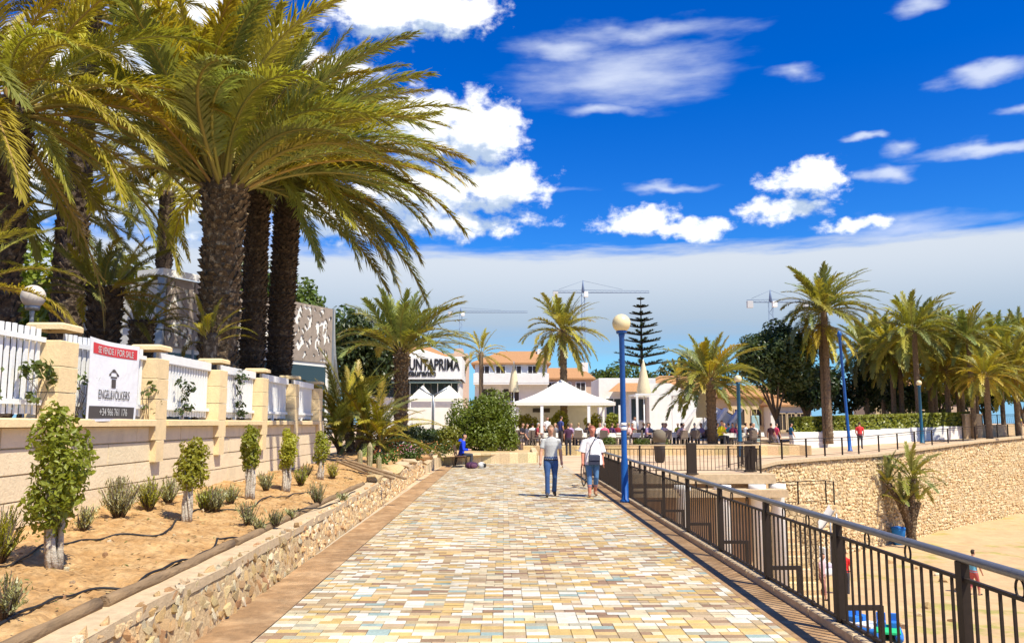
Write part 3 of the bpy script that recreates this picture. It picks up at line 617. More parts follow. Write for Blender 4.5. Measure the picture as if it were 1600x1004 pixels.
def trunk_at(px, py, d, zb): p = D(px, py, d); return (p.x, p.y, zb), p.z - zb
# the three big palms behind the fence, and those deeper in the garden
l, h = trunk_at(352, 285, 18, 1.3); palm('palm_tree', 'big palm with thick scaly trunk and ragged boss behind the white fence', l, h, .40, .44, 76, 5.0, ['near', 'nearg', 'nearg', 'neary'], 1, tm=TRUNK, scales=13, boss=.12, emin=30, epow=.85, sh=.26)
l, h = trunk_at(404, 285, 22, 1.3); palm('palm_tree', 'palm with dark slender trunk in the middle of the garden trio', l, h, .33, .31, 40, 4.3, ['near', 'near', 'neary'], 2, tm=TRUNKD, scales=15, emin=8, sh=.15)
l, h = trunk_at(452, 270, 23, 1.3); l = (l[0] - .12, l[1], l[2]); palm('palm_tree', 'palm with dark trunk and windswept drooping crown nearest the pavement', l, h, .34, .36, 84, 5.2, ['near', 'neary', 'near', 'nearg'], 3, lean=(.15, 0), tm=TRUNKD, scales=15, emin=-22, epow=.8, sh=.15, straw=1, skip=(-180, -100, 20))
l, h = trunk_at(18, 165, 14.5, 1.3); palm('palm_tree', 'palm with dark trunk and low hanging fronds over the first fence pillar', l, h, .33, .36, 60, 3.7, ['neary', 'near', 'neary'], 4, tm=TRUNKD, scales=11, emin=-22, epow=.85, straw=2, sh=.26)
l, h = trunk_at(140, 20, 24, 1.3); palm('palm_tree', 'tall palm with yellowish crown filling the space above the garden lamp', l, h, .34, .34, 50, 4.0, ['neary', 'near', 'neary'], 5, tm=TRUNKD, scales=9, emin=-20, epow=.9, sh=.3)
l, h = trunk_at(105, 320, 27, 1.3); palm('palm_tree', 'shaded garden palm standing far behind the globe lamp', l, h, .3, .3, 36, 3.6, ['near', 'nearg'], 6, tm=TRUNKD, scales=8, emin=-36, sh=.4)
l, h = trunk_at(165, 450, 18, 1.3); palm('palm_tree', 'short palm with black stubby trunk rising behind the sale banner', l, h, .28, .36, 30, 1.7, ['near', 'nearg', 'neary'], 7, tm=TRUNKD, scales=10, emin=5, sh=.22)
l, h = trunk_at(222, 500, 20.5, 1.3); palm('palm_tree', 'young bushy palm with golden leaf bases between banner and screen building', l, h, .25, .3, 28, 1.5, ['neary', 'near'], 8, tm=TRUNK, scales=9, emin=10, sh=.2)
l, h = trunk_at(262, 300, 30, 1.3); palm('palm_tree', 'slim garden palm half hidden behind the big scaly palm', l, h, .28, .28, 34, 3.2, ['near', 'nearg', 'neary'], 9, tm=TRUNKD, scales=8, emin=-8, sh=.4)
l, h = trunk_at(-60, 430, 11.5, 1.3); palm('palm_tree', 'low palm whose straw tipped fronds lean over the first fence bay', l, h, .22, .26, 18, 1.7, ['neary', 'near'], 10, tm=TRUNK, scales=9, emin=-5, sh=.2, straw=2)
l, h = trunk_at(330, 520, 17.2, 1.3); palm('palm_tree', 'tuft of young palm fronds at the foot of the scaly palm', l, max(h, .4), .12, .14, 12, 1.0, ['neary', 'near'], 71, tm=TRUNK, emin=20)
# bushy palm at the end of the wall
p = G(548, 716, .55)
bush = thing('bushy_palm', 'low bushy palm with many arching stems at the end of the wall', 'palm tree', (p.x, p.y, .55)); rb = random.Random(31)
for k, (dx, dy, hh, ln) in enumerate(((0, 0, .9, -.3), (.35, .1, .7, .4), (-.35, .2, .6, -.4), (.7, .3, .5, .5), (-.1, .5, 1.3, -.1))):
    mb, top, rt_ = palm_trunk(hh, .14, .12, (ln * .6, 0), TRUNK, 7, k, 0, .16); o = mb.build('trunk', TRUNK, bush); o.location = (dx, dy, 0)
    for i in range(20):
        az = i * 2.4 + rb.uniform(-.3, .3); e = 84 - 78 * (i / 20) + rb.uniform(-8, 8); ei = min(range(6), key=lambda q: abs(EBINS[q][0] - e)); key = rb.choice(['neary', 'near', 'nearg', 'neary'])
        f = link('frond', LIB[key, ei, rb.choice((-1, 0, 0, 1)), 0], bush, Vector((dx, dy, 0)) + top, None, rb.uniform(2.0, 2.9)); f.rotation_euler = (R(rb.uniform(-6, 6)), R(rb.uniform(-8, 8)), az)
# palms round the restaurant and the plaza
l, h = trunk_at(628, 545, 38, .3); palm('palm_tree', 'squat palm with thick brown trunk standing before the restaurant sign', l, h, .30, .33, 50, 3.6, ['mid', 'midg', 'midg'], 11, tm=TRUNK, scales=11, boss=.1, emin=22, epow=.85, sh=.3)
l, h = trunk_at(880, 515, 62, .4); palm('palm_tree', 'single round crowned palm rising behind the white tent', l, h, .26, .24, 62, 3.4, ['mid', 'midy', 'mid'], 12, scales=8, emin=-40, sh=.5)
l, h = trunk_at(752, 550, 66, .3); palm('palm_tree', 'small palm with golden drooping fronds in front of the villa balcony', l, h, .18, .16, 16, 2.6, ['midy'], 13, emin=-30)
l, h = trunk_at(1110, 590, 50, .4); palm('palm_tree', 'spreading palm with bare pale trunk amid the terrace diners', l, h, .26, .30, 64, 3.5, ['mid', 'midg', 'midy', 'mid'], 14, scales=9, emin=-16, epow=.9, sh=.4)
l, h = trunk_at(1287, 482, 60, .3); palm('palm_tree', 'tall slim palm with yellow skirt of fronds by the blue mast', l, h, .24, .22, 64, 4.1, ['mid', 'mid', 'midg'], 15, scales=8, emin=-5, emax=84, epow=.95, sh=.5)
l, h = trunk_at(1282, 500, 60.4, .3); palm('palm_tree', 'palm with hanging golden fronds standing close behind the blue mast', l, h - .3, .2, .2, 30, 3.4, ['midy'], 151, emin=-42, emax=0, wind=0)
PL = [(1428, 530, 66, 3.9, ['mid', 'midg'], 'dark topped palm rising above the teal lamp and hedge', -25), (1392, 560, 72, 3.4, ['mid', 'midy'], 'palm with two stems of shadow behind the red-shirted walker', -38), (1492, 545, 74, 3.6, ['mid', 'midg'], 'dense green palm behind the white wall end', -38), (1513, 540, 66, 3.2, ['midg', 'mid'], 'palm with pale straight trunk beside the stone gate posts', -30), (1560, 560, 78, 4.2, ['mid', 'midg'], 'broad crowned palm over the fenced garden', -38), (1478, 590, 69, 3.0, ['midy', 'mid'], 'short palm with sprawling yellow fronds behind the hedge', -30), (1585, 590, 66, 3.6, ['mid', 'midy'], 'low palm leaning fronds over the garden fence', -30), (1350, 560, 76, 3.6, ['mid', 'midg'], 'shaded palm between the blue mast and the hedge trees', -38), (1625, 560, 72, 3.8, ['mid'], 'palm at the far end of the fenced garden', -38), (1540, 600, 61, 2.6, ['mid', 'midy'], 'young palm just behind the garden fence pillars', -20), (1455, 535, 80, 3.6, ['midg', 'mid'], 'distant palm between the taller hedge palms', -38), (1375, 545, 84, 3.6, ['mid', 'midy'], 'yellowing palm far behind the red-shirted walker', -38), (1405, 575, 72, 3.0, ['midy', 'mid'], 'small yellow palm below the dark topped palm', -30), (1520, 560, 82, 3.8, ['mid', 'midy'], 'palm behind the pale straight trunk', -38), (1450, 570, 76, 3.4, ['mid', 'midy'], 'palm crowding the back of the clipped hedge', -38), (1598, 545, 88, 4.0, ['mid', 'midg'], 'tall far palm above the garden fence', -38), (1500, 590, 72, 3.0, ['midy', 'mid'], 'low golden palm behind the stone gate posts', -25)]
for i, (px, py, d, L, ks, lab, em_) in enumerate(PL):
    l, h = trunk_at(px, py - 14, d, .6); palm('palm_tree', lab, l, h, .20, .20, 62, L * 1.08, ks, 20 + i, emin=em_, group='palms along the sea wall gardens')
l, h = trunk_at(1060, 590, 72, .4); palm('palm_tree', 'small golden palm behind the folded parasols', l, h, .2, .2, 22, 2.6, ['midy', 'mid'], 61, emin=-30)
# beach palm with several stems
p = G(1412, 843, SZ); bpz = thing('beach_palm', 'clump of palm stems growing from the sand against the sea wall', 'palm tree', (p.x - .6, p.y - 2.2, SZ)); rb = random.Random(77)
for k, (ex, ey, hh) in enumerate(((.25, 0, 3.6), (-1.0, .3, 3.3), (-.45, -.3, 2.2), (.55, .1, 2.3))):
    mb, top, rt_ = palm_trunk(hh, .22, .16, (ex, ey), TRUNK, 8, 90 + k, 0, .25); mb.build('trunk', TRUNK, bpz)
    for i in range((20, 12, 12, 10)[k]):
        az = i * 2.4 + rb.uniform(-.3, .3); e = 82 - 92 * (i / 20) + rb.uniform(-8, 8); ei = min(range(6), key=lambda q: abs(EBINS[q][0] - e)); key = rb.choice(['mid', 'midg'])
        ang = math.atan2(math.cos(az), -math.sin(az)); f = link('frond', LIB[key, ei, (1 if ang > 0 else -1), 0], bpz, top, None, rb.uniform(1.8, 2.5) * (1.1 if k == 0 else .8)); f.rotation_euler = (R(rb.uniform(-6, 6)), R(rb.uniform(-8, 8)), az)

# ------------------------------------------------------------------ broadleaf trees, shrubs, hedges
def tree(name, label, loc, th_, tr, bl_, n, size, m, seed, cat='tree', bark=BARK, limbs=True, group=None, shell=.62):
    rr = random.Random(seed); t = thing(name, label, cat, loc, 0, group); mb = MB()
    if th_: mb.tube([(0, 0, 0), (.05 * th_, 0, th_ * .5), (0, 0, th_)], [tr * 1.25, tr, tr * .85], 9)
    if limbs:
        for c, r_, *_ in bl_[::(4 if len(bl_) > 14 else 2)]: mb.tube([(0, 0, th_ * .8), Vector((0, 0, th_ * .8)).lerp(Vector(c), .5) + Vector((rr.uniform(-.1, .1), rr.uniform(-.1, .1), .05 * r_)), Vector(c)], [tr * .6, tr * .38, tr * .15], 6)
    if mb.v: mb.build('trunk', bark, t)
    k = MB(); leafcloud(k, n, bl_, size, rr, shell=shell); k.build('crown', m, t); return t
def lumps(c, rx, rz, n, r_, seed, ry=None):
    rr = random.Random(seed); out = []
    for _ in range(n):
        d = Vector((rr.gauss(0, 1), rr.gauss(0, 1), rr.gauss(0, 1))).normalized() * rr.uniform(.35, 1) ** .5
        out.append(((c[0] + d.x * rx, c[1] + d.y * (ry or rx), c[2] + d.z * rz), r_ * rr.uniform(.6, 1.25)))
    return out
FIC = [(85, 885, 1.33, .25, .36), (292, 815, 1.02, .18, .40), (388, 785, 1.10, .15, .40), (447, 765, 1.1, .16, .36), (500, 750, 1.0, .16, .3)]
FL = ['largest clipped ficus shrub with a whitened stem in front of the sale banner pillar', 'round headed ficus shrub on a whitened stem below the second bare pillar', 'upright ficus shrub on a pale stem, third along the wall', 'upright ficus shrub on a pale stem, fourth along the wall', 'small ficus shrub beside the bushy palm']
for i, (px, py, hh, r_, low) in enumerate(FIC):
    p = G(px, py, .6); z = bedz(p.x, p.y); rr = random.Random(i + 3); t = thing('ficus_shrub', FL[i], 'shrub', (p.x, p.y, z - .02), 0, 'clipped ficus shrubs in the bed'); mb = MB()
    for k in range(8):
        a = k * .8 + rr.uniform(-.3, .3); tw = rr.uniform(-.5, .5); r0_ = rr.uniform(.02, .075); f_ = rr.uniform(.7, 1.4); pts = [(r0_ * math.cos(a + q * tw) * (1 + q * .08 * rr.uniform(-1, 1.6)), r0_ * math.sin(a + q * tw) * (1 + q * .08 * rr.uniform(-1, 1.6)), hh * .11 * q) for q in range(7)]; mb.tube(pts, [.026 * f_, .022 * f_, .02 * f_, .019 * f_, .017, .013, .008], 6)
    mb.build('stem', BARKW, t); zc = low + (hh - low) / 2 + .08; k = MB()
    bl_ = [((rr.uniform(-.4, .4) * r_, rr.uniform(-.4, .4) * r_, low + .1 + (hh - low - .14) * q / 8), r_ * (.45 + .55 * math.sin(math.pi * (q + 1.6) / 9.6)) * rr.uniform(.8, 1.05)) for q in range(9)]
    leafcloud(k, (2600, 1700, 1600, 1500, 1200)[i], bl_, .034 if i == 0 else .032, rr, shell=.5); k.build('crown', LEAFR, t)
def spiky(name, label, p, n, hh, m, seed, spread=.5, ll=.035, group=None, cat='shrub'):
    rr = random.Random(seed); t = thing(name, label, cat, p, 0, group); mb = MB(); st_ = MB()
    for _ in range(n):
        a = rr.uniform(0, 6.28); s_ = rr.random() ** .7 * spread; e = Vector((math.cos(a) * s_, math.sin(a) * s_, 1)).normalized(); L = hh * rr.uniform(.35, 1.15) * (1 - .4 * s_); b0 = Vector((math.cos(a), math.sin(a), 0)) * s_ * .25 * hh; bendv = Vector((rr.gauss(0, .06), rr.gauss(0, .06), 0))
        st_.tube([b0, b0 + e * L], [.005, .003], 4)
        for q in range(int(L / .016)):
            t_ = (q + 1) * .016 / L
            if t_ < .2: continue
            c = b0 + e * L * t_ + bendv * t_ * t_; d = (Vector((rr.gauss(0, 1), rr.gauss(0, 1), 0)).normalized() * .8 + e).normalized(); s2 = d.cross(e).normalized() * ll * .16
            mb.add([c - s2, c + s2, c + d * ll * rr.uniform(.7, 1.2)], [(0, 1, 2)])
    st_.build('stems', BARK, t); mb.build('foliage', m, t); return t
SP = [(-4, 885, .45, 40), (8, 960, .26, 26), (130, 838, .26, 22), (185, 822, .46, 46), (232, 810, .38, 34), (262, 795, .36, 20), (335, 800, .34, 40), (360, 790, .28, 22), (320, 800, .32, 24), (415, 770, .34, 22), (432, 812, .22, 14), (388, 812, .3, 18), (470, 760, .34, 22), (497, 780, .36, 14), (455, 800, .14, 12), (535, 772, .14, 22), (520, 745, .34, 24), (478, 750, .3, 20), (405, 818, .2, 12)]
SL = {0: 'grey-green rosemary bush left of the largest ficus', 1: 'small low rosemary tuft close to the timber log', 3: 'tall grey-green rosemary bush right of the largest ficus'}
for i, (px, py, hh, n_) in enumerate(SP):
    p = G(px, py, .6); spiky('rosemary_bush', SL.get(i, 'spiky grey-green rosemary bush ' + ('between the largest ficus and the round headed one' if p.y < 10.3 else 'between the round headed ficus and the third one' if p.y < 12.8 else 'between the third and fourth ficus' if p.y < 15.2 else 'past the fourth ficus towards the bushy palm')), (p.x, p.y, bedz(p.x, p.y)), n_ * 3, hh, LEAFG if i % 4 else LEAFR, 50 + i, .5, .046, 'rosemary bushes in the bed')
# climbers on the fence
for i, (y, z, hh, n_, lab) in enumerate(((9.05, 1.85, .6, 110, 'leafy climber hugging the pillar left of the sale banner'), (9.86, 1.9, .45, 60, 'small climber beside the left edge of the sale banner'), (11.8, 1.9, .45, 60, 'small climber beside the right edge of the sale banner'), (13.1, 1.9, .55, 90, 'thin dark climber on the fence bay after the banner'), (15.9, 1.9, .8, 110, 'thin dark climber on the fence bay before the fourth pillar'), (8.0, 1.9, .5, 30, 'sparse climber on the open picket bay'))):
    rr = random.Random(300 + i); t = thing('climber', lab, 'climbing plant', (WX - .02, y, z)); mb = MB(); st_ = MB()
    for k in range(4): st_.tube([(0, rr.uniform(-.1, .1), -.1), (.02, rr.uniform(-.2, .2), hh * .5), (.0, rr.uniform(-.35, .35), hh * rr.uniform(.7, 1))], .004, 4)
    leafcloud(mb, n_, [((.03, rr.uniform(-.32, .32), rr.uniform(0, hh)), .09) for _ in range(9)], .05, rr, shell=.1); st_.build('stem', BARK, t); mb.build('foliage', LEAFD if 3 <= i <= 4 else LEAF, t)
# trees behind the screen building and the restaurant
def at(px, py, d, zb): q = D(px, py, d); return Vector((q.x, q.y, zb))
tree('garden_tree', 'dark rounded pine-like tree right of the screen building', at(562, 600, 44, .3), 3.0, .2, lumps((0, 0, 4.6), 1.5, 1.9, 16, .95, 1), 6500, .16, LEAFD, 1)
tree('garden_tree', 'light green tree showing above the screen building roof', at(480, 600, 52, .3), 4.0, .25, lumps((0, 0, 7.2), 2.6, 1.4, 16, 1.2, 2), 5500, .2, LEAF, 2)
tree('garden_tree', 'tall leafy tree behind the twin dark palm trunks', at(415, 600, 46, .3), 5.0, .28, lumps((0, 0, 7.8), 2.4, 2.2, 18, 1.25, 3), 6000, .2, LEAF, 3)
for i, (px, d, zc, m_, lab) in enumerate(((40, 30, 4.6, HEDGE, 'dark broadleaf tree deep in the garden behind the globe lamp'), (140, 34, 5.6, LEAFR, 'broadleaf tree deep in the garden behind the sale banner'), (230, 38, 6.0, HEDGE, 'shaded broadleaf tree left of the screen building'), (-70, 32, 6.5, HEDGE, 'broadleaf tree at the back of the garden past the first palm'))):
    tree('garden_tree', lab, at(px, 600, d, 1.3), 3.0, .25, lumps((0, 0, zc - 1.3), 3.2, 2.2, 18, 1.4, 40 + i), 5200, .22, m_, 40 + i)
tree('round_bush', 'large round green bush on the sandy mound beyond the bench', at(752, 697, 45, .35), .5, .15, lumps((0, 0, 1.55), 1.55, 1.45, 46, .62, 5) + [((1.5 * math.cos(k), 1.5 * math.sin(k), .45), .55) for k in range(7)], 17000, .085, HEDGE, 5, 'bush')
tree('bush', 'small green bush at the right foot of the round bush', at(797, 697, 45.5, .35), 0, .1, lumps((0, 0, .6), .3, .4, 8, .35, 6), 1600, .08, HEDGE, 6, 'bush', limbs=False)
for i, (px, py, d, rx, m_, lab) in enumerate(((650, 690, 42, .9, LEAFD, 'dark low shrub between the bushy palm and the lamp post'), (680, 690, 44, .8, LEAF, 'low shrub with yellow blossom left of the round bush'), (700, 685, 43, .5, LEAFY, 'yellow flowering shrub beside the round bush'), (618, 690, 38, .9, LEAFD, 'dark low shrub behind the flower bed'))):
    tree('low_shrub', lab, at(px, py, d, .4), 0, .1, lumps((0, 0, .55), rx, .3, 12, .45, 60 + i), 2000, .09, m_, 60 + i, 'shrub', limbs=False)
for i, px in enumerate((822, 872, 925, 958)):
    tree('potted_shrub', ['yellow-green shrub under the left end of the tent', 'yellow-green shrub behind the standing waiter', 'yellow-green shrub between the right tent posts', 'yellow-green shrub beside the blue lamp post base line'][i], at(px, 690, 60.5, .4), .3, .06, lumps((0, 0, 1.3), .55 - .08 * i, .6, 12, .38, 80 + i), 1800, .1, LEAFY, 80 + i, 'shrub')
for i, px in enumerate((952, 1000, 1035)):
    tree('planter_shrub', 'low green shrub on the terrace edge planter', at(px, 700, 48.4, .45), 0, .1, lumps((0, 0, .25), .4, .12, 8, .25, 90 + i), 700, .07, LEAF, 90 + i, 'shrub', limbs=False, group='shrubs on the terrace edge')
tree('ficus_tree', 'dark dense ficus tree with forked dark trunk on the plaza', at(1214, 680, 62, .3), 2.0, .17, lumps((-.2, 0, 6.2), 2.6, 2.0, 30, 1.05, 8), 13000, .17, LEAFD, 8)
tree('ficus_tree', 'dark clipped tree mass right of the forked ficus trunk', at(1262, 680, 66, .3), 2.4, .25, lumps((0, 0, 4.6), 2.2, 1.6, 18, 1.0, 9), 6500, .17, LEAFD, 9)
for i, (px, d, zc, m_, lab) in enumerate(((1330, 78, 4.6, LEAFD, 'dark tree between the palms left of the cream house'), (1400, 86, 5.0, LEAFD, 'dark tree behind the hedge palms'), (1470, 84, 5.2, LEAF, 'green tree behind the dense palm'), (1540, 88, 5.5, LEAFD, 'dark tree at the back of the fenced garden'), (1600, 84, 5.6, LEAF, 'green tree by the far garden fence'))):
    tree('garden_tree', lab, at(px, 680, d, .5), 2.6, .22, lumps((0, 0, zc), 3.2, 2.0, 16, 1.35, 140 + i), 4200, .24, m_, 140 + i)
for i, (px, d, zc, m_) in enumerate(((930, 110, 5.5, LEAFD), (985, 105, 6.0, LEAF), (1040, 110, 6.4, LEAFD), (1090, 100, 6.5, LEAFD))):
    tree('far_tree', ['far dark tree right of the tiled roof chimney', 'far green tree behind the blue lamp globe', 'far dark tree right of the Norfolk pine', 'far dark tree behind the gabled white house'][i], at(px, 680, d, .4), 3.0, .25, lumps((0, 0, zc), 4.0, 1.8, 14, 1.5, 160 + i), 3600, .28, m_, 160 + i)
# Norfolk pine
p = at(1005, 680, 80, .4); np_ = thing('norfolk_pine', 'tiered Norfolk pine with bare spire top behind the terrace', 'tree', p); top = D(1005, 463, 80).z - .4
MB().tube([(0, 0, 0), (0, 0, top * .6), (0, 0, top)], [.22, .14, .03], 8).build('trunk', BARK, np_); rr = random.Random(12)
for k in range(10):
    f = k / 9; z = top * (.50 + .48 * f) + rr.uniform(-.12, .12); L = (2.3 * (1 - f) ** .75 + .3) * rr.uniform(.85, 1.12); mb = MB()
    for j in range(7):
        a = j * .898 + k * .4; d = Vector((math.cos(a), math.sin(a), 0)); e = Vector((0, 0, z)) + d * L + Vector((0, 0, .18 * L)); mb.tube([(0, 0, z), e], [.05, .02], 4, 1)
        for q in range(90):
            t_ = rr.uniform(.15, 1); c = Vector((0, 0, z)).lerp(e, t_) + Vector((0, 0, .04)); s_ = Vector((-d.y, d.x, 0)) * rr.choice((-1, 1)); g_ = (s_ * rr.uniform(.4, 1) + d * .6 + Vector((0, 0, rr.uniform(-.1, .5)))).normalized(); wv = g_.cross(Vector((0, 0, 1))).normalized() * .075; ln = .55 * (1.15 - t_ * .6) * (.5 + .5 * (1 - f))
            mb.add([c - wv, c + wv, c + g_ * ln], [(0, 1, 2)])
    mb.build('branch_tier', [LEAFD, BARK], np_)
# hedge and white wall along the plaza gardens
def wall_run(name, label, cat, pts, h0, h1, th, m, part, seg=2.0, bev=.02):
    t = thing(name, label, cat)
    for i in range(len(pts) - 1):
        a, c = Vector(pts[i]), Vector(pts[i + 1]); L = (c - a).length; k = max(1, round(L / seg))
        for j in range(k):
            o = MB().bbox((0, 0, (h0 + h1) / 2), (L / k - .006, th, h1 - h0), bev).build(part, m, t); o.location = a.lerp(c, (j + .5) / k); o.rotation_euler = (0, 0, math.atan2(c.y - a.y, c.x - a.x))
    return t
ww = [at(1238, 680, 60, .15), at(1330, 680, 61, .3), at(1420, 680, 64, .45), at(1512, 680, 67, .6)]
wall_run('white_garden_wall', 'low white rendered garden wall below the clipped hedge', 'wall', ww, -.3, .95, .2, WPL, 'wall_panel', 3.0)
hg = thing('clipped_hedge', 'long clipped green hedge on the low white garden wall', 'hedge'); rr = random.Random(4); mb = MB()
for i in range(3):
    a, c = ww[i] + Vector((.2, .6, 0)), ww[i + 1] + Vector((.2, .6, 0))
    for k in range(2200):
        q = a.lerp(c, rr.random()) + Vector((rr.uniform(-.1, .1), rr.choice((-.45, rr.uniform(-.45, .45))), 0)); q.z += rr.choice((1.95, rr.uniform(.7, 1.95))) + rr.uniform(-.06, .06); nrm = Vector((rr.gauss(0, .6), -1 + rr.gauss(0, .5), .6 + rr.gauss(0, .6))).normalized(); a1 = nrm.orthogonal().normalized(); b1 = nrm.cross(a1); s_ = .13
        mb.add([q - a1 * s_, q + b1 * s_ * .6, q + a1 * s_, q - b1 * s_ * .6], [(0, 1, 2, 3)])
mb.build('foliage', HEDGE, hg); mb = MB()
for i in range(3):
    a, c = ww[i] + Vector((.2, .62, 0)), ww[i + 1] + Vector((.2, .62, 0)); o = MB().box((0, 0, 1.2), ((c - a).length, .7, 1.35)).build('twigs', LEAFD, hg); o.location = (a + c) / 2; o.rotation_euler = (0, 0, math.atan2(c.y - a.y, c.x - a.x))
gw = [at(1512, 680, 67, .6), at(1560, 680, 69, .65), at(1640, 680, 73, .75)]
wall_run('stone_garden_wall', 'pale stone garden wall with fence beyond the clipped hedge', 'wall', gw, -.4, 1.0, .3, CONC, 'wall_panel', 2.6)
for i, px in enumerate((1512, 1528)): tag(MB().bbox((0, 0, .95), (.5, .5, 1.9), .03).bbox((0, 0, 1.95), (.62, .62, .12), .03).build('gate_post', CONC), ['stone gate post at the end of the white garden wall', 'stone gate post where the stone garden wall begins'][i], 'gate post').location = at(px, 680, 66.4, .5)
simple_rail('garden_fence', 'dark picket fence standing on the pale stone garden wall', [tuple(v + Vector((0, 0, 1.0))) for v in gw], .8, 2.6, .3, IRON)

# ------------------------------------------------------------------ buildings
def house(name, label, loc, parts, cat='building', rz=0.0): return thing(name, label, cat, loc, rz)
def win(parent, c, wd, hh, m=GLASS, fm=WHITE, dep=.06, sill=True, bars=1):
    f = MB(); e = .07
    f.box((c[0] - wd / 2, c[1], c[2]), (e, dep * 2, hh + e)); f.box((c[0] + wd / 2, c[1], c[2]), (e, dep * 2, hh + e)); f.box((c[0], c[1], c[2] + hh / 2), (wd - e, dep * 2, e)); f.box((c[0], c[1], c[2] - hh / 2), (wd - e, dep * 2, e))
    for k in range(bars): f.box((c[0] - wd / 2 + wd * (k + 1) / (bars + 1), c[1], c[2]), (e * .7, dep * 1.6, hh - e))
    fo = f.build('window', fm, parent); MB().box((c[0], c[1] + .02, c[2]), (wd - e, .02, hh - e)).build('pane', m, fo)
    if sill: MB().box((c[0], c[1] - dep, c[2] - hh / 2 - .09), (wd + .2, dep * 3, .08)).build('sill', fm, fo)
def hip(parent, c, wx_, wy_, h, ov=.35, m=TERRA, ridge=.35):
    x, y = wx_ / 2 + ov, wy_ / 2 + ov; q = wx_ * ridge / 2; cx, cy, z = c
    vs = [(cx - x, cy - y, z), (cx + x, cy - y, z), (cx + x, cy + y, z), (cx - x, cy + y, z), (cx - q, cy, z + h), (cx + q, cy, z + h)] + [(cx - x, cy - y, z - .15), (cx + x, cy - y, z - .15), (cx + x, cy + y, z - .15), (cx - x, cy + y, z - .15)]
    return MB().add(vs, [(0, 1, 5, 4), (1, 2, 5), (2, 3, 4, 5), (3, 0, 4), (0, 6, 7, 1), (1, 7, 8, 2), (2, 8, 9, 3), (3, 9, 6, 0), (6, 9, 8, 7)]).build('roof', m, parent)
def gable(parent, c, wx_, wy_, h, ov=.3, m=TERRA, wm=WPL, axis='y'):
    cx, cy, z = c; x, y = wx_ / 2, wy_ / 2
    if axis == 'y':
        MB().add([(cx - x, cy - y, z), (cx + x, cy - y, z), (cx, cy - y, z + h), (cx - x, cy + y, z), (cx + x, cy + y, z), (cx, cy + y, z + h)], [(0, 1, 2), (3, 5, 4)]).build('gable_wall', wm, parent)
        for s in (-1, 1):
            a = math.atan2(h, x); L = math.hypot(h, x) + ov; M = Matrix.Rotation(s * a, 4, 'Y'); o = MB().box((0, 0, 0), (L, wy_ + 2 * ov, .14), M=M).build('roof', m, parent); o.location = Vector((cx, cy, z + h + .10)) + M @ Vector((s * L / 2, 0, 0))
DB = 62
def Q(px, py, d=DB): return D(px, py, d)
# restaurant with its lettered fascia
a, c = Q(556, 592, 60), Q(722, 557, 60); rest_ = thing('restaurant', 'white flat restaurant with black lettered fascia behind the squat palm', 'building', (a.x, 60, .3))
W_, z0, z1 = c.x - a.x, a.z - .3, c.z - .3
MB().bbox((W_ / 2, 3, (z0 + z1) / 2), (W_, 6.0, z1 - z0), .02).build('fascia', WPL, rest_)
MB().box((W_ / 2, 3.4, z0 / 2), (W_ - .4, 5.0, z0 - .02)).build('wall', WPL, rest_)
for k in range(7): win(rest_, (.8 + k * (W_ - 1.6) / 6, .82, z0 - .75), 1.0, 1.1, GLASS, WHITE, .05, False)
MB().box((W_ / 2, .35, z0 - .22), (W_ - .1, .5, .10)).build('soffit_band', mat('green_band', (.16, .22, .20), .7), rest_)
me = text_mesh('PUNTAPRIMA', 1.12, INK, .02, 1.0, .03); fx = (Q(718, 575, 60).x - Q(632, 575, 60).x) / (max(q.co.x for q in me.vertices) - min(q.co.x for q in me.vertices))
for q in me.vertices: q.co.x *= fx
o = link('lettering', me, rest_); tx = (Q(632, 575, 60).x + Q(718, 575, 60).x) / 2 - a.x; o.rotation_euler = (math.pi / 2, 0, 0); o.location = (tx, -.03, Q(640, 577.5, 60).z - .3)
me = text_mesh('Restaurante', .62, INK, .02, 1.0, .022); fx = (Q(681, 575, 60).x - Q(620, 575, 60).x) / (max(q.co.x for q in me.vertices) - min(q.co.x for q in me.vertices))
for q in me.vertices: q.co.x *= fx
o = link('lettering', me, rest_); o.rotation_euler = (math.pi / 2, 0, 0); o.location = ((Q(620, 585, 60).x + Q(681, 585, 60).x) / 2 - a.x, -.03, Q(640, 587, 60).z - .3)
em = MB(); ex = Q(607, 572, 60).x - a.x; ez = Q(607, 571, 60).z - .3
em.add([(ex - .85, -.04, ez), (ex - .3, -.04, ez + .55), (ex + .5, -.04, ez + .5), (ex + .8, -.04, ez - .1), (ex + .3, -.04, ez - .6), (ex - .4, -.04, ez - .45)], [(0, 5, 4, 3, 2, 1)]); em.build('emblem', GREYP, rest_)
rg = MB().add([(Q(640, 0, 62).x - a.x, 2.2, z1), (Q(712, 0, 62).x - a.x, 2.2, z1), (Q(660, 0, 62).x - a.x, 2.2, Q(660, 543, 62).z - .3), (Q(640, 0, 62).x - a.x, 7, z1), (Q(712, 0, 62).x - a.x, 7, z1), (Q(660, 0, 62).x - a.x, 7, Q(660, 543, 62).z - .3)], [(0, 1, 2), (1, 4, 5, 2), (0, 2, 5, 3), (3, 5, 4)]); rg.build('roof_gable', WPL, rest_)
hip(rest_, (Q(652, 0, 64).x - a.x, 7.5, z1 + .2), 6, 4, 1.2)
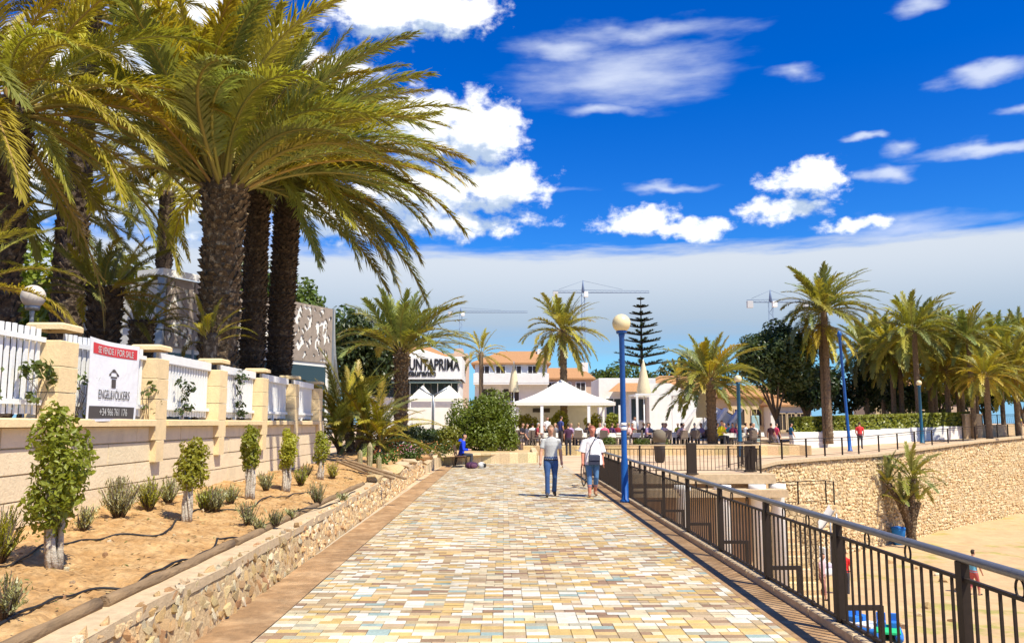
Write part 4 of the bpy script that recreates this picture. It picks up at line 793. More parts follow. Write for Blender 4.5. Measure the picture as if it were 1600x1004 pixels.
for i, (px0, px1) in enumerate(((640, 676), (678, 722))):
    p0, p1 = Q(px0, 622, 57), Q(px1, 622, 57); t = thing('awning', ['white awning below the letters of the restaurant sign', 'white peaked awning at the right end of the restaurant'][i], 'awning', (p0.x, 57, .3)); ww_ = p1.x - p0.x; zt = Q(0, 600, 57).z - .3; ze = Q(0, 621, 57).z - .3
    MB().add([(0, 0, ze), (ww_, 0, ze), (ww_ / 2, 1.2, zt), (0, 2.4, ze), (ww_, 2.4, ze), (0, 0, ze - .25), (ww_, 0, ze - .25)], [(0, 1, 2), (1, 4, 2), (4, 3, 2), (3, 0, 2), (5, 6, 1, 0)]).build('canopy', CANV, t)
    for x in (.05, ww_ - .05): MB().box((x, .05, (ze - .2) / 2), (.07, .07, ze - .2)).build('post', WHITE, t)
# the building with the perforated screen
sb = thing('screen_building', 'modern pavilion wrapped in brown leaf-perforated metal screens behind the palms', 'building')
A, B_ = D(262, 432, 26), D(520, 483, 33.5); dv = Vector((B_.x - A.x, B_.y - A.y, 0)); LN = dv.length; dv.normalize(); nv = Vector((dv.y, -dv.x, 0)); zt, zb_ = A.z, 4.15
def S(u, z, off=0.0): q = Vector((A.x, A.y, 0)) + dv * u + nv * off; return Vector((q.x, q.y, z))
MB().add([S(.1, 1.2, -.045), S(LN - .1, 1.2, -.045), S(LN - .1, zt - .05, -.045), S(.1, zt - .05, -.045), S(LN - .1, 1.2, -5), S(LN - .1, zt - .05, -5), S(.1, 1.2, -5), S(.1, zt - .05, -5)], [(0, 1, 2, 3), (1, 4, 5, 2), (6, 0, 3, 7), (3, 2, 5, 7)]).build('wall', WPL, sb)
MB().add([S(.2, 1.4, -.04), S(LN - .3, 1.4, -.04), S(LN - .3, zb_ - .15, -.04), S(.2, zb_ - .15, -.04)], [(0, 1, 2, 3)]).build('shopfront', GLASS, sb)
rr = random.Random(88); NP = 7; pw = LN / NP
for k in range(NP):                                   # each screen panel: a sheet with real cut-outs
    bm = bmesh.new(); nx, nz = 26, 40; cw, ch = pw / nx, (zt - zb_) / nz; gridv = {}
    hole = set()
    for _ in range(34):
        cx_, cz_, aa, l1, l2 = rr.uniform(1, nx - 1), rr.uniform(1, nz - 1), rr.uniform(0, 3.1), rr.uniform(1.9, 3.6), rr.uniform(1.0, 1.7)
        for i in range(1, nx - 1):
            for j in range(1, nz - 1):
                dx, dz = i + .5 - cx_, j + .5 - cz_; p_, q_ = dx * math.cos(aa) + dz * math.sin(aa), -dx * math.sin(aa) + dz * math.cos(aa)
                if (p_ / l1) ** 2 + (q_ / l2) ** 2 < 1: hole.add((i, j))
    mb = MB()
    for i in range(nx):
        for j in range(nz):
            if (i, j) in hole: continue
            u0, z_0 = k * pw + i * cw, zb_ + j * ch; mb.add([S(u0, z_0), S(u0 + cw, z_0), S(u0 + cw, z_0 + ch), S(u0, z_0 + ch)], [(0, 1, 2, 3)])
            for (di, dj, e1, e2) in ((1, 0, (1, 0), (1, 1)), (-1, 0, (0, 1), (0, 0)), (0, 1, (1, 1), (0, 1)), (0, -1, (0, 0), (1, 0))):
                if (i + di, j + dj) in hole:
                    f1 = S(u0 + e1[0] * cw, z_0 + e1[1] * ch); f2 = S(u0 + e2[0] * cw, z_0 + e2[1] * ch); mb.add([f1, f1 - nv * .03, f2 - nv * .03, f2], [(0, 1, 2, 3)])
    mb.build('screen_panel', SCREEN, sb)
for u, z_0, z_1, wd in ((-.1, 1.3, zt + .1, .22), (1.2, 1.3, zb_, .16), (LN + .1, 1.3, zt, .2)):
    q = S(u, 0, -.1); MB().box((q.x, q.y, (z_0 + z_1) / 2), (wd, wd, z_1 - z_0)).build('column', STEEL, sb)
MB().add([S(-.3, zt, .15), S(1.2, zt, .15), S(1.2, zt + .22, .15), S(-.3, zt + .22, .15), S(-.3, zt, -1), S(-.3, zt + .22, -1), S(1.2, zt + .22, -1)], [(0, 1, 2, 3), (4, 0, 3, 5), (3, 2, 6, 5)]).build('roof_edge', WHITE, sb)
MB().quadgrid(lambda u, v: S(LN + .1 + .55 * (1 - v) ** 2.2, zb_ - 1.3 + (zt - zb_ + 1.3) * v, .05 - .4 * u), 2, 12).build('curved_end', WPL, sb)
# villa, tiled houses and the gabled house
p = Q(742, 600, 78); v = thing('villa', 'white two-storey villa with orange tiled roof behind the round bush', 'building', (p.x, 78, .3)); wv = Q(852, 0, 78).x - p.x; z2 = Q(0, 566, 78).z - .3
MB().box((wv / 2, 3.5, z2 / 2), (wv, 7, z2)).build('wall', WPL, v); hip(v, (wv / 2, 3.5, z2), wv, 7, 1.3)
for k in range(4): win(v, (.9 + k * 1.5, -.03, z2 - .65), .9, .75, SHADEW)
MB().box((wv / 2, -.6, z2 - 2.0), (wv + .2, 1.2, .15)).build('balcony_slab', WPL, v); MB().box((wv / 2, -1.15, z2 - 1.5), (wv + .2, .1, .9)).build('balcony_wall', WPL, v)
for k in range(2): win(v, (1.2 + k * 2.2, -.03, z2 - 3.0), 1.5, 1.2, SHADEW)
p = Q(697, 560, 150); v = thing('far_building', 'distant pinkish apartment block above the restaurant roof', 'building', (p.x, 150, .3)); wv = Q(734, 0, 150).x - p.x; z2 = Q(0, 551, 150).z - .3
MB().box((wv / 2, 4, z2 / 2), (wv, 8, z2)).build('wall', PINKW, v); MB().box((wv * .55, 4, z2 + .5), (wv * .4, 5, 1.0)).build('penthouse', PINKW, v)
for k in range(2): win(v, (1.2 + k * 1.9, -.03, z2 - 1.0), 1.1, .9, GLASS, CREAMW, .05, False)
for i, (px0, px1, pe, pr, d, m_, lab) in enumerate(((842, 918, 590, 571, 88, PINKW, 'low pinkish house with terracotta roof and chimney behind the tent'), (770, 850, 562, 545, 120, CREAMW, 'upper tiled house rising behind the white villa'))):
    p = Q(px0, 0, d); v = thing('tiled_house', lab, 'house', (p.x, d, .3)); wv = Q(px1, 0, d).x - p.x; z2 = Q(0, pe, d).z - .3
    MB().box((wv / 2, 3, z2 / 2), (wv, 6, z2)).build('wall', m_, v); r_ = hip(v, (wv / 2, 3, z2), wv, 6, Q(0, pr, d).z - .3 - z2, ridge=.7)
    MB().box((wv * .9, 2.2, z2 + 1.0), (.7, .7, 1.6)).build('chimney', WPL, r_)
    for k in range(3): win(v, (1.2 + k * (wv - 2.4) / 2, -.03, z2 - .9), 1.0, .9, SHADEW)
p = Q(928, 0, 68); v = thing('white_annex', 'white flat annex with orange tiled awning right of the tent', 'building', (p.x, 68, .4)); wv = Q(1012, 0, 68).x - p.x; z2 = Q(0, 590, 68).z - .4
MB().bbox((wv / 2, 3, z2 / 2), (wv, 6, z2), .03).build('wall', WPL, v); zz = Q(0, 612, 68).z - .4
MB().add([(.6, -1.3, zz), (wv, -1.3, zz), (wv - .6, 0, zz + .75), (1.6, 0, zz + .75)], [(0, 1, 2, 3)]).build('tiled_awning', TERRA, v)
for k in range(2): win(v, (1.2 + k * 2.0, -.03, zz - 1.4), 1.3, 1.8, GLASS, WHITE, .05)
p = Q(1002, 0, 66); v = thing('gabled_house', 'white house with sloping terracotta roof right of the folded parasols', 'house', (p.x, 66, .4)); wv = Q(1130, 0, 66).x - p.x
zl, zr = Q(0, 598, 66).z - .4, Q(0, 652, 66).z - .4
MB().add([(0, 0, 0), (wv, 0, 0), (wv, 0, zr), (wv * .25, 0, zl), (0, 0, zl), (0, 7, 0), (wv, 7, 0), (wv, 7, zr), (wv * .25, 7, zl), (0, 7, zl)], [(0, 1, 2, 3, 4), (1, 6, 7, 2), (5, 0, 4, 9), (6, 5, 9, 8, 7)]).build('wall', WPL, v)
MB().add([(wv * .22, .35, zl + .12), (wv + .4, .35, zr - .05), (wv + .4, 7.2, zr - .05), (wv * .22, 7.2, zl + .12), (wv * .22, .35, zl), (wv + .4, .35, zr - .2), (wv + .4, 7.2, zr - .2), (wv * .22, 7.2, zl)], [(0, 1, 2, 3), (4, 5, 1, 0), (5, 6, 2, 1), (7, 4, 0, 3)]).build('roof', TERRA, v)
hip(v, (wv * .55, 9, zl - .3), 7, 4, 1.4)
for k in range(4):
    o = MB().box((0, 0, 0), (.22, .9, 2.5), M=Matrix.Rotation(R(38), 4, 'Y')).build('buttress', WPL, v); o.location = (wv * .42 + k * 1.15, -.4, 1.5)
for i, (px0, px1, pe, d, m_, lab) in enumerate(((1118, 1200, 618, 76, CREAMW, 'cream villa with tiled porch roof behind the dark blue lamp'), (1335, 1400, 600, 92, CREAMW, 'cream house with arches glimpsed between palm trunks'), (1180, 1240, 632, 74, WPL, 'white house wall behind the forked ficus'), (1395, 1480, 622, 96, PINKW, 'pinkish house hidden behind the hedge palms'))):
    p = Q(px0, 0, d); v = thing('plaza_house', lab, 'house', (p.x, d, .5)); wv = Q(px1, 0, d).x - p.x; z2 = Q(0, pe, d).z - .5
    MB().box((wv / 2, 3, z2 / 2), (wv, 6, z2)).build('wall', m_, v); hip(v, (wv / 2, 3, z2), wv, 6, 1.1, ridge=.7)
    for k in range(3): win(v, (1.0 + k * (wv - 2) / 2, -.03, z2 * .48), .95, 1.5, SHADEW, CREAMW)
# ------------------------------------------------------------------ tower cranes far behind
def crane(label, px, py, d, left, right, pitop, m=CRANE):
    p = D(px, py, d); t = thing('tower_crane', label, 'crane', (p.x, d, .3)); z = p.z - .3; k = d / FPX; mb = MB()
    for sx in (-1, 1):
        for sy in (-1, 1): mb.tube([(sx * .5, sy * .5, 0), (sx * .5, sy * .5, z)], .06, 4)
    for j in range(int(z / 1.6)): mb.tube([(-.6 * (-1) ** j, -.6, j * 1.6), (.6 * (-1) ** j, -.6, j * 1.6 + 1.6)], .06, 4)
    mb.build('mast', m, t); MB().tube([(0, 0, z), (0, 0, z + pitop * k)], [.55, .12], 6).build('apex', m, t); MB().box((.9, -.6, z - .6), (1.2, 1.2, 1.6)).build('cab', WHITE, t)
    for s, L, nm in ((-1, left * k, 'counter_jib'), (1, right * k, 'jib')):
        if L <= 0: continue
        j_ = MB(); j_.tube([(0, -.4, z), (s * L, -.4, z)], .07, 4); j_.tube([(0, .4, z), (s * L, .4, z)], .07, 4); j_.tube([(0, 0, z + .8), (s * L, 0, z + .6)], .07, 4)
        for q in range(int(L / 1.5)): j_.tube([(s * q * 1.5, -.5, z), (s * (q * 1.5 + .75), 0, z + .75), (s * (q * 1.5 + 1.5), -.4, z)], .035, 3)
        jo = j_.build(nm, m, t)
        if L < 14: MB().box((s * (L - .9), 0, z - .6), (1.6, 1.0, 1.9)).build('counterweight', CONCW, jo)
    MB().tube([(0, 0, z + pitop * k * .95), (right * k * .6, 0, z + 1)], .05, 3).build('tie', m, t); MB().tube([(0, 0, z + pitop * k * .95), (-left * k * .8, 0, z + 1)], .05, 3).build('tie', m, t)
crane('tower crane with long jib behind the round crowned palm', 911, 457, 260, 48, 105, 20)
crane('tower crane half hidden by the tall slim palm', 1204, 472, 230, 38, 60, 20)
crane('slender tower crane behind the restaurant', 720, 488, 330, 20, 105, 8)
# ------------------------------------------------------------------ terrace, tent, parasols, tables
tr = MB().bbox((9.2, 58, .20), (16.0, 21.0, .46), .02); struct('terrace', tr, PLAZA)
wall_run('terrace_wall', 'low ochre stone wall carrying the front edge of the restaurant terrace', 'wall', [(1.1, 47.4, 0), (17.3, 47.4, 0), (17.3, 58, 0)], -.05, .52, .22, STONES[0], 'wall_stone', .6)
wall_run('planter_wall', 'low ochre stone wall of the sandy mound beside the bench', 'wall', [(-2.9, 30.2, 0), (-2.7, 36.5, 0), (1.45, 38.4, 0), (1.6, 46, 0)], -.03, .46, .26, STONES[2], 'wall_stone', .45)
md = MB().quadgrid(lambda u, v: (-8.2 + 9.7 * u, 38.3 + 9 * v - (1 - v) * 6.5 * (1 - u) ** .7 * (1 if u < .55 else (1 - (u - .55) / .45)), .38 + .1 * math.sin(u * 5) * v), 24, 12); struct('sandy_mound', md, SAND)
cA, cB = Q(802, 628, 57), Q(962, 628, 57); tent = thing('white_tent', 'large white peaked tent roof on white posts over the terrace', 'tent', ((cA.x + cB.x) / 2, 60.2, .43)); hw = (cB.x - cA.x) / 2; ze, zp = cA.z - .43, Q(0, 592, 60).z - .43
tv = [(-hw, -3.2, ze), (hw, -3.2, ze), (hw, 3.2, ze), (-hw, 3.2, ze)]
MB().quadgrid(lambda u, v: Vector(tv[0]).lerp(Vector(tv[1]), u).lerp(Vector((0, 0, zp)), v) - Vector((0, 0, .18 * math.sin(math.pi * v))), 8, 8).quadgrid(lambda u, v: Vector(tv[1]).lerp(Vector(tv[2]), u).lerp(Vector((0, 0, zp)), v) - Vector((0, 0, .18 * math.sin(math.pi * v))), 8, 8).quadgrid(lambda u, v: Vector(tv[2]).lerp(Vector(tv[3]), u).lerp(Vector((0, 0, zp)), v) - Vector((0, 0, .18 * math.sin(math.pi * v))), 8, 8).quadgrid(lambda u, v: Vector(tv[3]).lerp(Vector(tv[0]), u).lerp(Vector((0, 0, zp)), v) - Vector((0, 0, .18 * math.sin(math.pi * v))), 8, 8).build('canopy', CANV, tent)
for (x0, y0, x1, y1) in ((-hw, -3.2, hw, -3.2), (hw, -3.2, hw, 3.2), (-hw, 3.2, hw, 3.2), (-hw, -3.2, -hw, 3.2)): MB().box(((x0 + x1) / 2, (y0 + y1) / 2, ze - .1), (abs(x1 - x0) + .03, abs(y1 - y0) + .03, .24)).build('valance', CANV, tent)
for px in (803, 844, 913, 959): MB().box((Q(px, 0, 57).x - (cA.x + cB.x) / 2, -3.1, (ze - .2) / 2), (.2, .16, ze - .2)).build('post', WHITE, tent)
for x in (-hw + .1, hw - .1): MB().box((x, 3.1, (ze - .2) / 2), (.16, .16, ze - .2)).build('post', WHITE, tent)
MB().box((0, 3.3, ze / 2), (hw * 1.7, .12, ze - .3)).build('back_panel', WPL, tent); MB().box((-1.3, 3.2, ze - .45), (1.3, .1, .3)).build('vent_box', GREYP, tent)
pg = thing('pergola', 'slim white pergola frame beside the white tent', 'pergola', (0, 55, .43)); x0, x1 = Q(984, 0, 55).x, Q(1050, 0, 55).x; zp = Q(0, 617, 55).z - .43
for x in (x0, x1):
    for y in (0, 3): MB().box((x, y, zp / 2), (.13, .13, zp)).build('post', WHITE, pg)
for y in (0, 3): MB().box(((x0 + x1) / 2, y, zp + .06), (x1 - x0 + .2, .14, .13)).build('beam', WHITE, pg)
for x in (x0, x1): MB().box((x, 1.5, zp + .06), (.12, 2.84, .11)).build('beam', WHITE, pg)
def parasol(label, px, ptop, pbot, d, rmax):
    p = D(px, ptop, d); t = thing('folded_parasol', label, 'parasol', (p.x, d, .43), 0, 'folded parasols on the terrace'); z = p.z - .43; zb2 = D(px, pbot, d).z - .43
    mb = MB(); N = 14; vs = []
    for j in range(9):
        f = j / 8; zz = z - (z - zb2) * f; 
        for k in range(N): a_ = 2 * math.pi * k / N; r_ = (.03 + rmax * (f ** .85 if f < .93 else .85)) * (1 + .22 * (k % 2) - .1); vs.append((r_ * math.cos(a_), r_ * math.sin(a_), zz))
    mb.add(vs, [(j * N + k, j * N + (k + 1) % N, (j + 1) * N + (k + 1) % N, (j + 1) * N + k) for j in range(8) for k in range(N)], 0, True); mb.build('canopy', CREAMC, t)
    MB().lathe([(.28, 0), (.28, .08), (.035, .1), (.035, z + .08)], n=10).build('pole', WHITE, t)
parasol('folded cream parasol over the pergola frame', 1005, 563, 618, 57, .46); parasol('folded cream parasol left of the spreading palm', 1097, 588, 652, 52, .42); parasol('folded cream parasol left of the white tent', 803, 566, 612, 62, .36)
chair = thing('wicker_chair', 'grey-brown chair drawn up to a terrace table', 'chair', (0, 0, 0), 0, 'terrace chairs'); WICK = mat('wicker', (.17, .13, .10), .8, var=.2)
MB().bbox((0, 0, .44), (.46, .46, .06), .015).build('seat', WICK, chair); MB().bbox((0, .22, .70), (.46, .05, .46), .015).build('backrest', WICK, chair)
for sx in (-1, 1):
    for sy in (-1, 1): MB().box((sx * .2, sy * .2, .205), (.04, .04, .41)).build('leg', WICK, chair)
    MB().box((sx * .23, 0, .63), (.04, .44, .04)).build('armrest', WICK, chair)
table = thing('terrace_table', 'small white clothed table on the restaurant terrace', 'table', (0, 0, 0), 0, 'terrace tables')
MB().bbox((0, 0, .73), (.85, .85, .035), .01).build('table_top', WHITE, table); MB().quadgrid(lambda u, v: ((.44 + .03 * (1 - v)) * max(-1, min(1, 1.35 * math.cos(2 * math.pi * u))), (.44 + .03 * (1 - v)) * max(-1, min(1, 1.35 * math.sin(2 * math.pi * u))), .5 + .255 * v), 28, 3).build('tablecloth', CANV, table); MB().lathe([(.22, 0), (.22, .03), (.04, .05), (.04, .7)], n=10).build('leg', STEEL, table)

# ------------------------------------------------------------------ people
def body(pose, vox, fingers=False, sleeve='top', cuff=.0, fat=1.0):
    """limbs, trunk and head lofted separately, then fused into one continuous skin; tags say what each region wears"""
    parts = []                                      # (tag, MB)
    def tb(tagname, pts, rad, n=12): m_ = MB(); m_.tube(pts, rad, n); parts.append((tagname, m_))
    def sec(tagname, secs):                        # horizontal ellipses (x, y, z, rx, ry)
        m_ = MB(); n = 18; vs = [(x + rx * math.cos(2 * math.pi * j / n), y + ry * math.sin(2 * math.pi * j / n), z) for x, y, z, rx, ry in secs for j in range(n)]
        m_.add(vs, [(i * n + j, i * n + (j + 1) % n, (i + 1) * n + (j + 1) % n, (i + 1) * n + j) for i in range(len(secs) - 1) for j in range(n)] + [tuple(range(n - 1, -1, -1)), tuple((len(secs) - 1) * n + j for j in range(n))]); parts.append((tagname, m_))
    J = dict(hipz=.90, lean=0.0)
    if pose == 'sit': J['hipz'] = .50
    hz = J['hipz']; ln = .10 if pose == 'sit' else .02; f = fat
    def ty(z): return -ln * (z - hz) / .55 if pose != 'hunch' else 0
    sec('bottom', [(0, .0, hz - .10, .10 * f, .08 * f), (0, .0, hz - .04, .165 * f, .115 * f), (0, 0, hz + .06, .165 * f, .115 * f)])
    sec('top', [(0, 0, hz + .02, .162 * f, .118 * f), (0, ty(hz + .2), hz + .18, .150 * f, .112 * f), (0, ty(hz + .36), hz + .36, .172 * f, .118 * f), (0, ty(hz + .46), hz + .46, .19, .105), (0, ty(hz + .53), hz + .535, .14, .08), (0, ty(hz + .57), hz + .565, .07, .06)])
    ny = ty(hz + .58); tb('skin', [(0, ny, hz + .53), (0, ny - .02, hz + .66)], [.055, .052])
    hy, hzz = ny - .03, hz + .755
    sec('head', [(0, hy - .025, hzz - .12, .03, .03), (0, hy - .015, hzz - .10, .052, .062), (0, hy - .005, hzz - .05, .068, .085), (0, hy, hzz, .075, .095), (0, hy + .005, hzz + .05, .073, .093), (0, hy + .005, hzz + .09, .055, .072), (0, hy + .005, hzz + .112, .02, .025)])
    tb('head', [(0, hy - .085, hzz + .012), (0, hy - .112, hzz - .028), (0, hy - .09, hzz - .036)], [.008, .014, .01], 8)
    for s in (-1, 1): tb('head', [(s * .072, hy + .012, hzz + .02), (s * .082, hy + .018, hzz - .005), (s * .076, hy + .012, hzz - .03)], [.008, .012, .007], 6)
    sy_ = ty(hz + .47); sh_z = hz + .475
    for s in (-1, 1):
        sh_ = Vector((s * .185, sy_, sh_z))
        if pose == 'walk': el = Vector((s * .245, sy_ + .05 * s, sh_z - .28)); wr = el + Vector((s * .02, -.07 + .03 * s, -.235))
        elif pose == 'stand': el = Vector((s * .25, sy_ + .05, sh_z - .27)); wr = el + Vector((-s * .04, -.13, -.19))
        else: el = Vector((s * .26, sy_ - .02, sh_z - .26)); wr = el + Vector((-s * .12, -.24, -.0))
        tb('top', [sh_ - Vector((s * .06, 0, 0)), sh_, sh_.lerp(el, .5), sh_.lerp(el, .66)], [.062, .066, .056 * f, .058 * f])
        fa = 'skin' if sleeve == 'short' else 'top'
        tb(fa if sleeve == 'short' else 'top', [sh_.lerp(el, .6), el, el.lerp(wr, .3), wr], [.046, .043, .043, .03] if sleeve == 'short' else [.056, .052, .05, .04])
        hd = (wr - el).normalized(); pl = wr + hd * .085; sd = Vector((0, -1, 0)) if abs(hd.z) > .5 else Vector((-s, 0, 0)); sd = (sd - hd * sd.dot(hd)).normalized(); nn = hd.cross(sd).normalized()
        tb('skin', [wr - hd * .02, wr + hd * .03, pl], [.026, .034, .034], 10)
        if fingers:
            for q, (o_, l_) in enumerate(((-.026, .075), (-.009, .085), (.009, .08), (.026, .062))): b0 = pl + sd * o_; tb('skin', [b0 - hd * .02, b0 + hd * l_ * .5 - nn * .006 * s, b0 + hd * l_ * .92 - nn * .024 * s], [.0105, .0095, .0075], 6)
            b0 = wr + hd * .03 + sd * .022; tb('skin', [b0, b0 + sd * .026 + hd * .028, b0 + sd * .034 + hd * .062], [.012, .0105, .0085], 6)
        # leg
        hp = Vector((s * .088, 0, hz - .02))
        if pose == 'walk':
            kn, an, to = (Vector((s * .095, -.13, .50)), Vector((s * .095, -.16, .09)), Vector((s * .115, -.30, .035))) if s < 0 else (Vector((s * .095, -.02, .48)), Vector((s * .09, .17, .12)), Vector((s * .11, .06, .03)))
        elif pose == 'stand': kn, an, to = Vector((s * .10, -.02, .49)), Vector((s * .10, .02, .085)), Vector((s * .125, -.13, .035))
        else: kn, an, to = Vector((s * .13, -.44, hz + .02)), Vector((s * .12, -.40, .09)), Vector((s * .14, -.55, .035))
        low = 'bottom'; cut = kn.lerp(an, .55)
        tb('bottom', [hp, hp.lerp(kn, .35), hp.lerp(kn, .8), kn, kn.lerp(an, .3), kn.lerp(an, .6)], [.092 * f, .090 * f, .068, .062, .060, .058])
        tb('calf', [kn.lerp(an, .52), kn.lerp(an, .75), an + (an - kn).normalized() * .01], [.05, .047, .04] if cuff else [.060, .060, .062])
        tb('shoe', [an + Vector((0, .05, -.04)), an.lerp(to, .4) + Vector((0, 0, -.015)), to], [.04, .045, .034], 8)
    allm = MB(); tags = []; kd_pts = []
    for tg_, m_ in parts:
        allm.add(m_.v, m_.f)
        for fc in m_.f:
            cs = [Vector(m_.v[i]) for i in fc]; kd_pts.append((sum(cs, Vector()) / len(cs), tg_))
        for vv in m_.v: kd_pts.append((Vector(vv), tg_))
    o = allm.build('body', SKIN); md_ = o.modifiers.new('r', 'REMESH'); md_.mode = 'VOXEL'; md_.voxel_size = vox; md_.use_smooth_shade = True
    sm_ = o.modifiers.new('s', 'SMOOTH'); sm_.factor = .5; sm_.iterations = 2 if vox > .015 else 3
    bpy.context.view_layer.update(); me = bpy.data.meshes.new_from_object(o.evaluated_get(bpy.context.evaluated_depsgraph_get())); bpy.data.objects.remove(o)
    kd = kdtree.KDTree(len(kd_pts))
    for i, (c_, _) in enumerate(kd_pts): kd.insert(c_, i)
    kd.balance(); me.materials.clear()
    for _ in range(5): me.materials.append(SKIN)          # skin, top, bottom, shoe, hair
    idx = {'skin': 0, 'top': 1, 'bottom': 2, 'shoe': 3, 'head': 0, 'calf': 0 if cuff else 2}
    for p_ in me.polygons:
        c_ = p_.center; k_ = kd_pts[kd.find(c_)[1]][1]; i_ = idx[k_]
        if k_ == 'head' and (c_.z > hzz + .05 or (c_.y > hy + .018 and c_.z > hzz - .06)): i_ = 4
        p_.material_index = i_; p_.use_smooth = True
    return me, (hy, hzz)
CLO = {}
def cl(c):
    if c not in CLO: CLO[c] = mat('cloth_%d' % len(CLO), c, .85, var=.12, vscale=9, bump=.25, bscale=16)
    return CLO[c]
def person(me, label, loc, rz, top, bot, shoe=(.03, .03, .03), hair=(.05, .035, .025), sc=1.0, group=None, skin=None):
    o = link('person', me, None, loc, rz, sc); tag(o, label, 'person', group)
    for i, m_ in enumerate((skin or SKIN, cl(top), cl(bot), cl(shoe), cl(hair))): o.material_slots[i].link = 'OBJECT'; o.material_slots[i].material = m_
    return o
man_me, hd = body('walk', .0095, True, 'short', 0, 1.08); wom_me, hd2 = body('walk', .0095, True, 'short', .1, 1.05)
sit_me, hs = body('sit', .022, False, 'short'); sitl_me, _ = body('sit', .02, False, 'long'); std_me, _ = body('stand', .022, False, 'short'); wlk_me, _ = body('walk', .022, False, 'short', .1)
def face(parent, hy, hzz, hairm, bald=False, glasses=False):
    for s in (-1, 1): MB().ball((s * .030, hy - .081, hzz + .012), .0125, 8).build('eye', WHITE, parent); MB().ball((s * .030, hy - .090, hzz + .012), .007, 8).build('iris', INK, parent)
    MB().tube([(-.026, hy - .082, hzz - .060), (0, hy - .092, hzz - .062), (.026, hy - .082, hzz - .060)], [.003, .006, .003], 6).build('mouth', mat('lips', (.42, .14, .11), .6), parent)
    mb = MB(); rr = random.Random(5)
    for k in range(700):
        a_ = rr.uniform(0, 6.28); e = rr.uniform(.0, 1.5); d_ = Vector((math.cos(a_) * math.cos(e), math.sin(a_) * math.cos(e), math.sin(e)))
        if d_.y < -.35 and d_.z < .72: continue
        c_ = Vector((d_.x * .076, hy + .005 + d_.y * .095, hzz + .005 + d_.z * .108)); g_ = (Vector((0, .5, -.6)) + d_ * .3 + Vector((rr.gauss(0, .3), rr.gauss(0, .3), 0))).normalized(); s_ = g_.cross(d_).normalized() * .006
        mb.add([c_ - s_, c_ + s_, c_ + g_ * .045 + d_ * .006], [(0, 1, 2)])
    mb.build('hair', hairm, parent)
p = G(861, 776); man = person(man_me, 'person in grey T-shirt and blue jeans walking with arms hanging', (p.x, p.y, .012), 0, (.46, .47, .46), (.035, .085, .22), (.06, .05, .04), (.22, .14, .09), .985)
face(man, *hd, cl((.20, .13, .08))); MB().tube([(-.172 * math.cos(a_), .124 * math.sin(a_), .905) for a_ in [k * math.pi / 10 for k in range(21)]], .016, 6, caps=False).build('belt', INK, man)
p = G(926, 776); wom = person(wom_me, 'person in open white blouse and cropped blue jeans walking', (p.x, p.y, .012), .04, (.80, .76, .76), (.10, .22, .42), (.35, .2, .12), (.30, .10, .07), .975, skin=SKINR); face(wom, *hd2, cl((.42, .13, .09)))
bm_ = MB()
bm_.quadgrid(lambda u, v: ((.20 + .07 * (1 - v) + .008 * math.sin(u * 60)) * math.cos(R(-250 + 320 * u) + math.pi / 2 + .3), (.145 + .06 * (1 - v) + .008 * math.sin(u * 60)) * math.sin(R(-250 + 320 * u) + math.pi / 2 + .3), .80 + .50 * v - .01 * math.sin(u * 25) * (1 - v)), 60, 10); bm_.build('blouse', cl((.80, .76, .76)), wom)
for s in (-1, 1): MB().tube([(s * .18, 0, 1.385), (s * .235, .03 * s, 1.22), (s * .262, .035 * s, 1.10)], [.075, .088, .10], 14, caps=False).build('sleeve', cl((.80, .76, .76)), wom)
bag = thing('shoulder_bag', 'dark blue shoulder bag hanging at the hip of the white blouse walker', 'bag', (wom.location.x + .02, wom.location.y - .27, .012), .04)
MB().bbox((0, 0, .90), (.27, .09, .24), .03).build('bag_body', cl((.035, .04, .07)), bag); MB().bbox((0, -.05, .945), (.272, .02, .12), .01).build('flap', cl((.05, .055, .09)), bag); MB().tube([(-.12, .02, 1.0), (-.08, .05, 1.2), (.05, .12, 1.42), (.15, .22, 1.44), (.17, .36, 1.38)], .012, 6).build('strap', cl((.035, .04, .07)), bag)
# bench sitter
b0 = G(704, 729); bench = thing('park_bench', 'dark wooden bench with back at the edge of the promenade', 'bench', (b0.x + .45, b0.y, .012), math.pi / 2)
for k in range(4): MB().bbox((0, -.16 + k * .115, .435), (1.5, .10, .035), .006).build('seat_slat', DWOOD, bench)
for k in range(3): MB().bbox((0, .265 + k * .02, .56 + k * .125), (1.5, .03, .105), .006).build('back_slat', DWOOD, bench)
for s in (-1, 1): MB().tube([(s * .62, -.2, 0), (s * .62, -.18, .40), (s * .62, .22, .40), (s * .62, .31, .88)], .028, 6).tube([(s * .62, .2, .40), (s * .62, .3, 0)], .028, 6).build('leg', IRON, bench)
o = person(sitl_me, 'person in bright blue hooded top sitting on the dark bench', (b0.x + .42, b0.y - .05, -.03), math.pi / 2, (.01, .05, .62), (.05, .055, .07), (.05, .04, .04), (.02, .02, .02), 1.02)
MB().quadgrid(lambda u, v: (.105 * math.cos(math.pi * 2 * u) * (1 - .5 * v), .02 + .09 * math.sin(math.pi * 2 * u) * (1 - .4 * v), hs[1] - .20 + .1 * v), 14, 4).build('hood', cl((.01, .05, .62)), o)
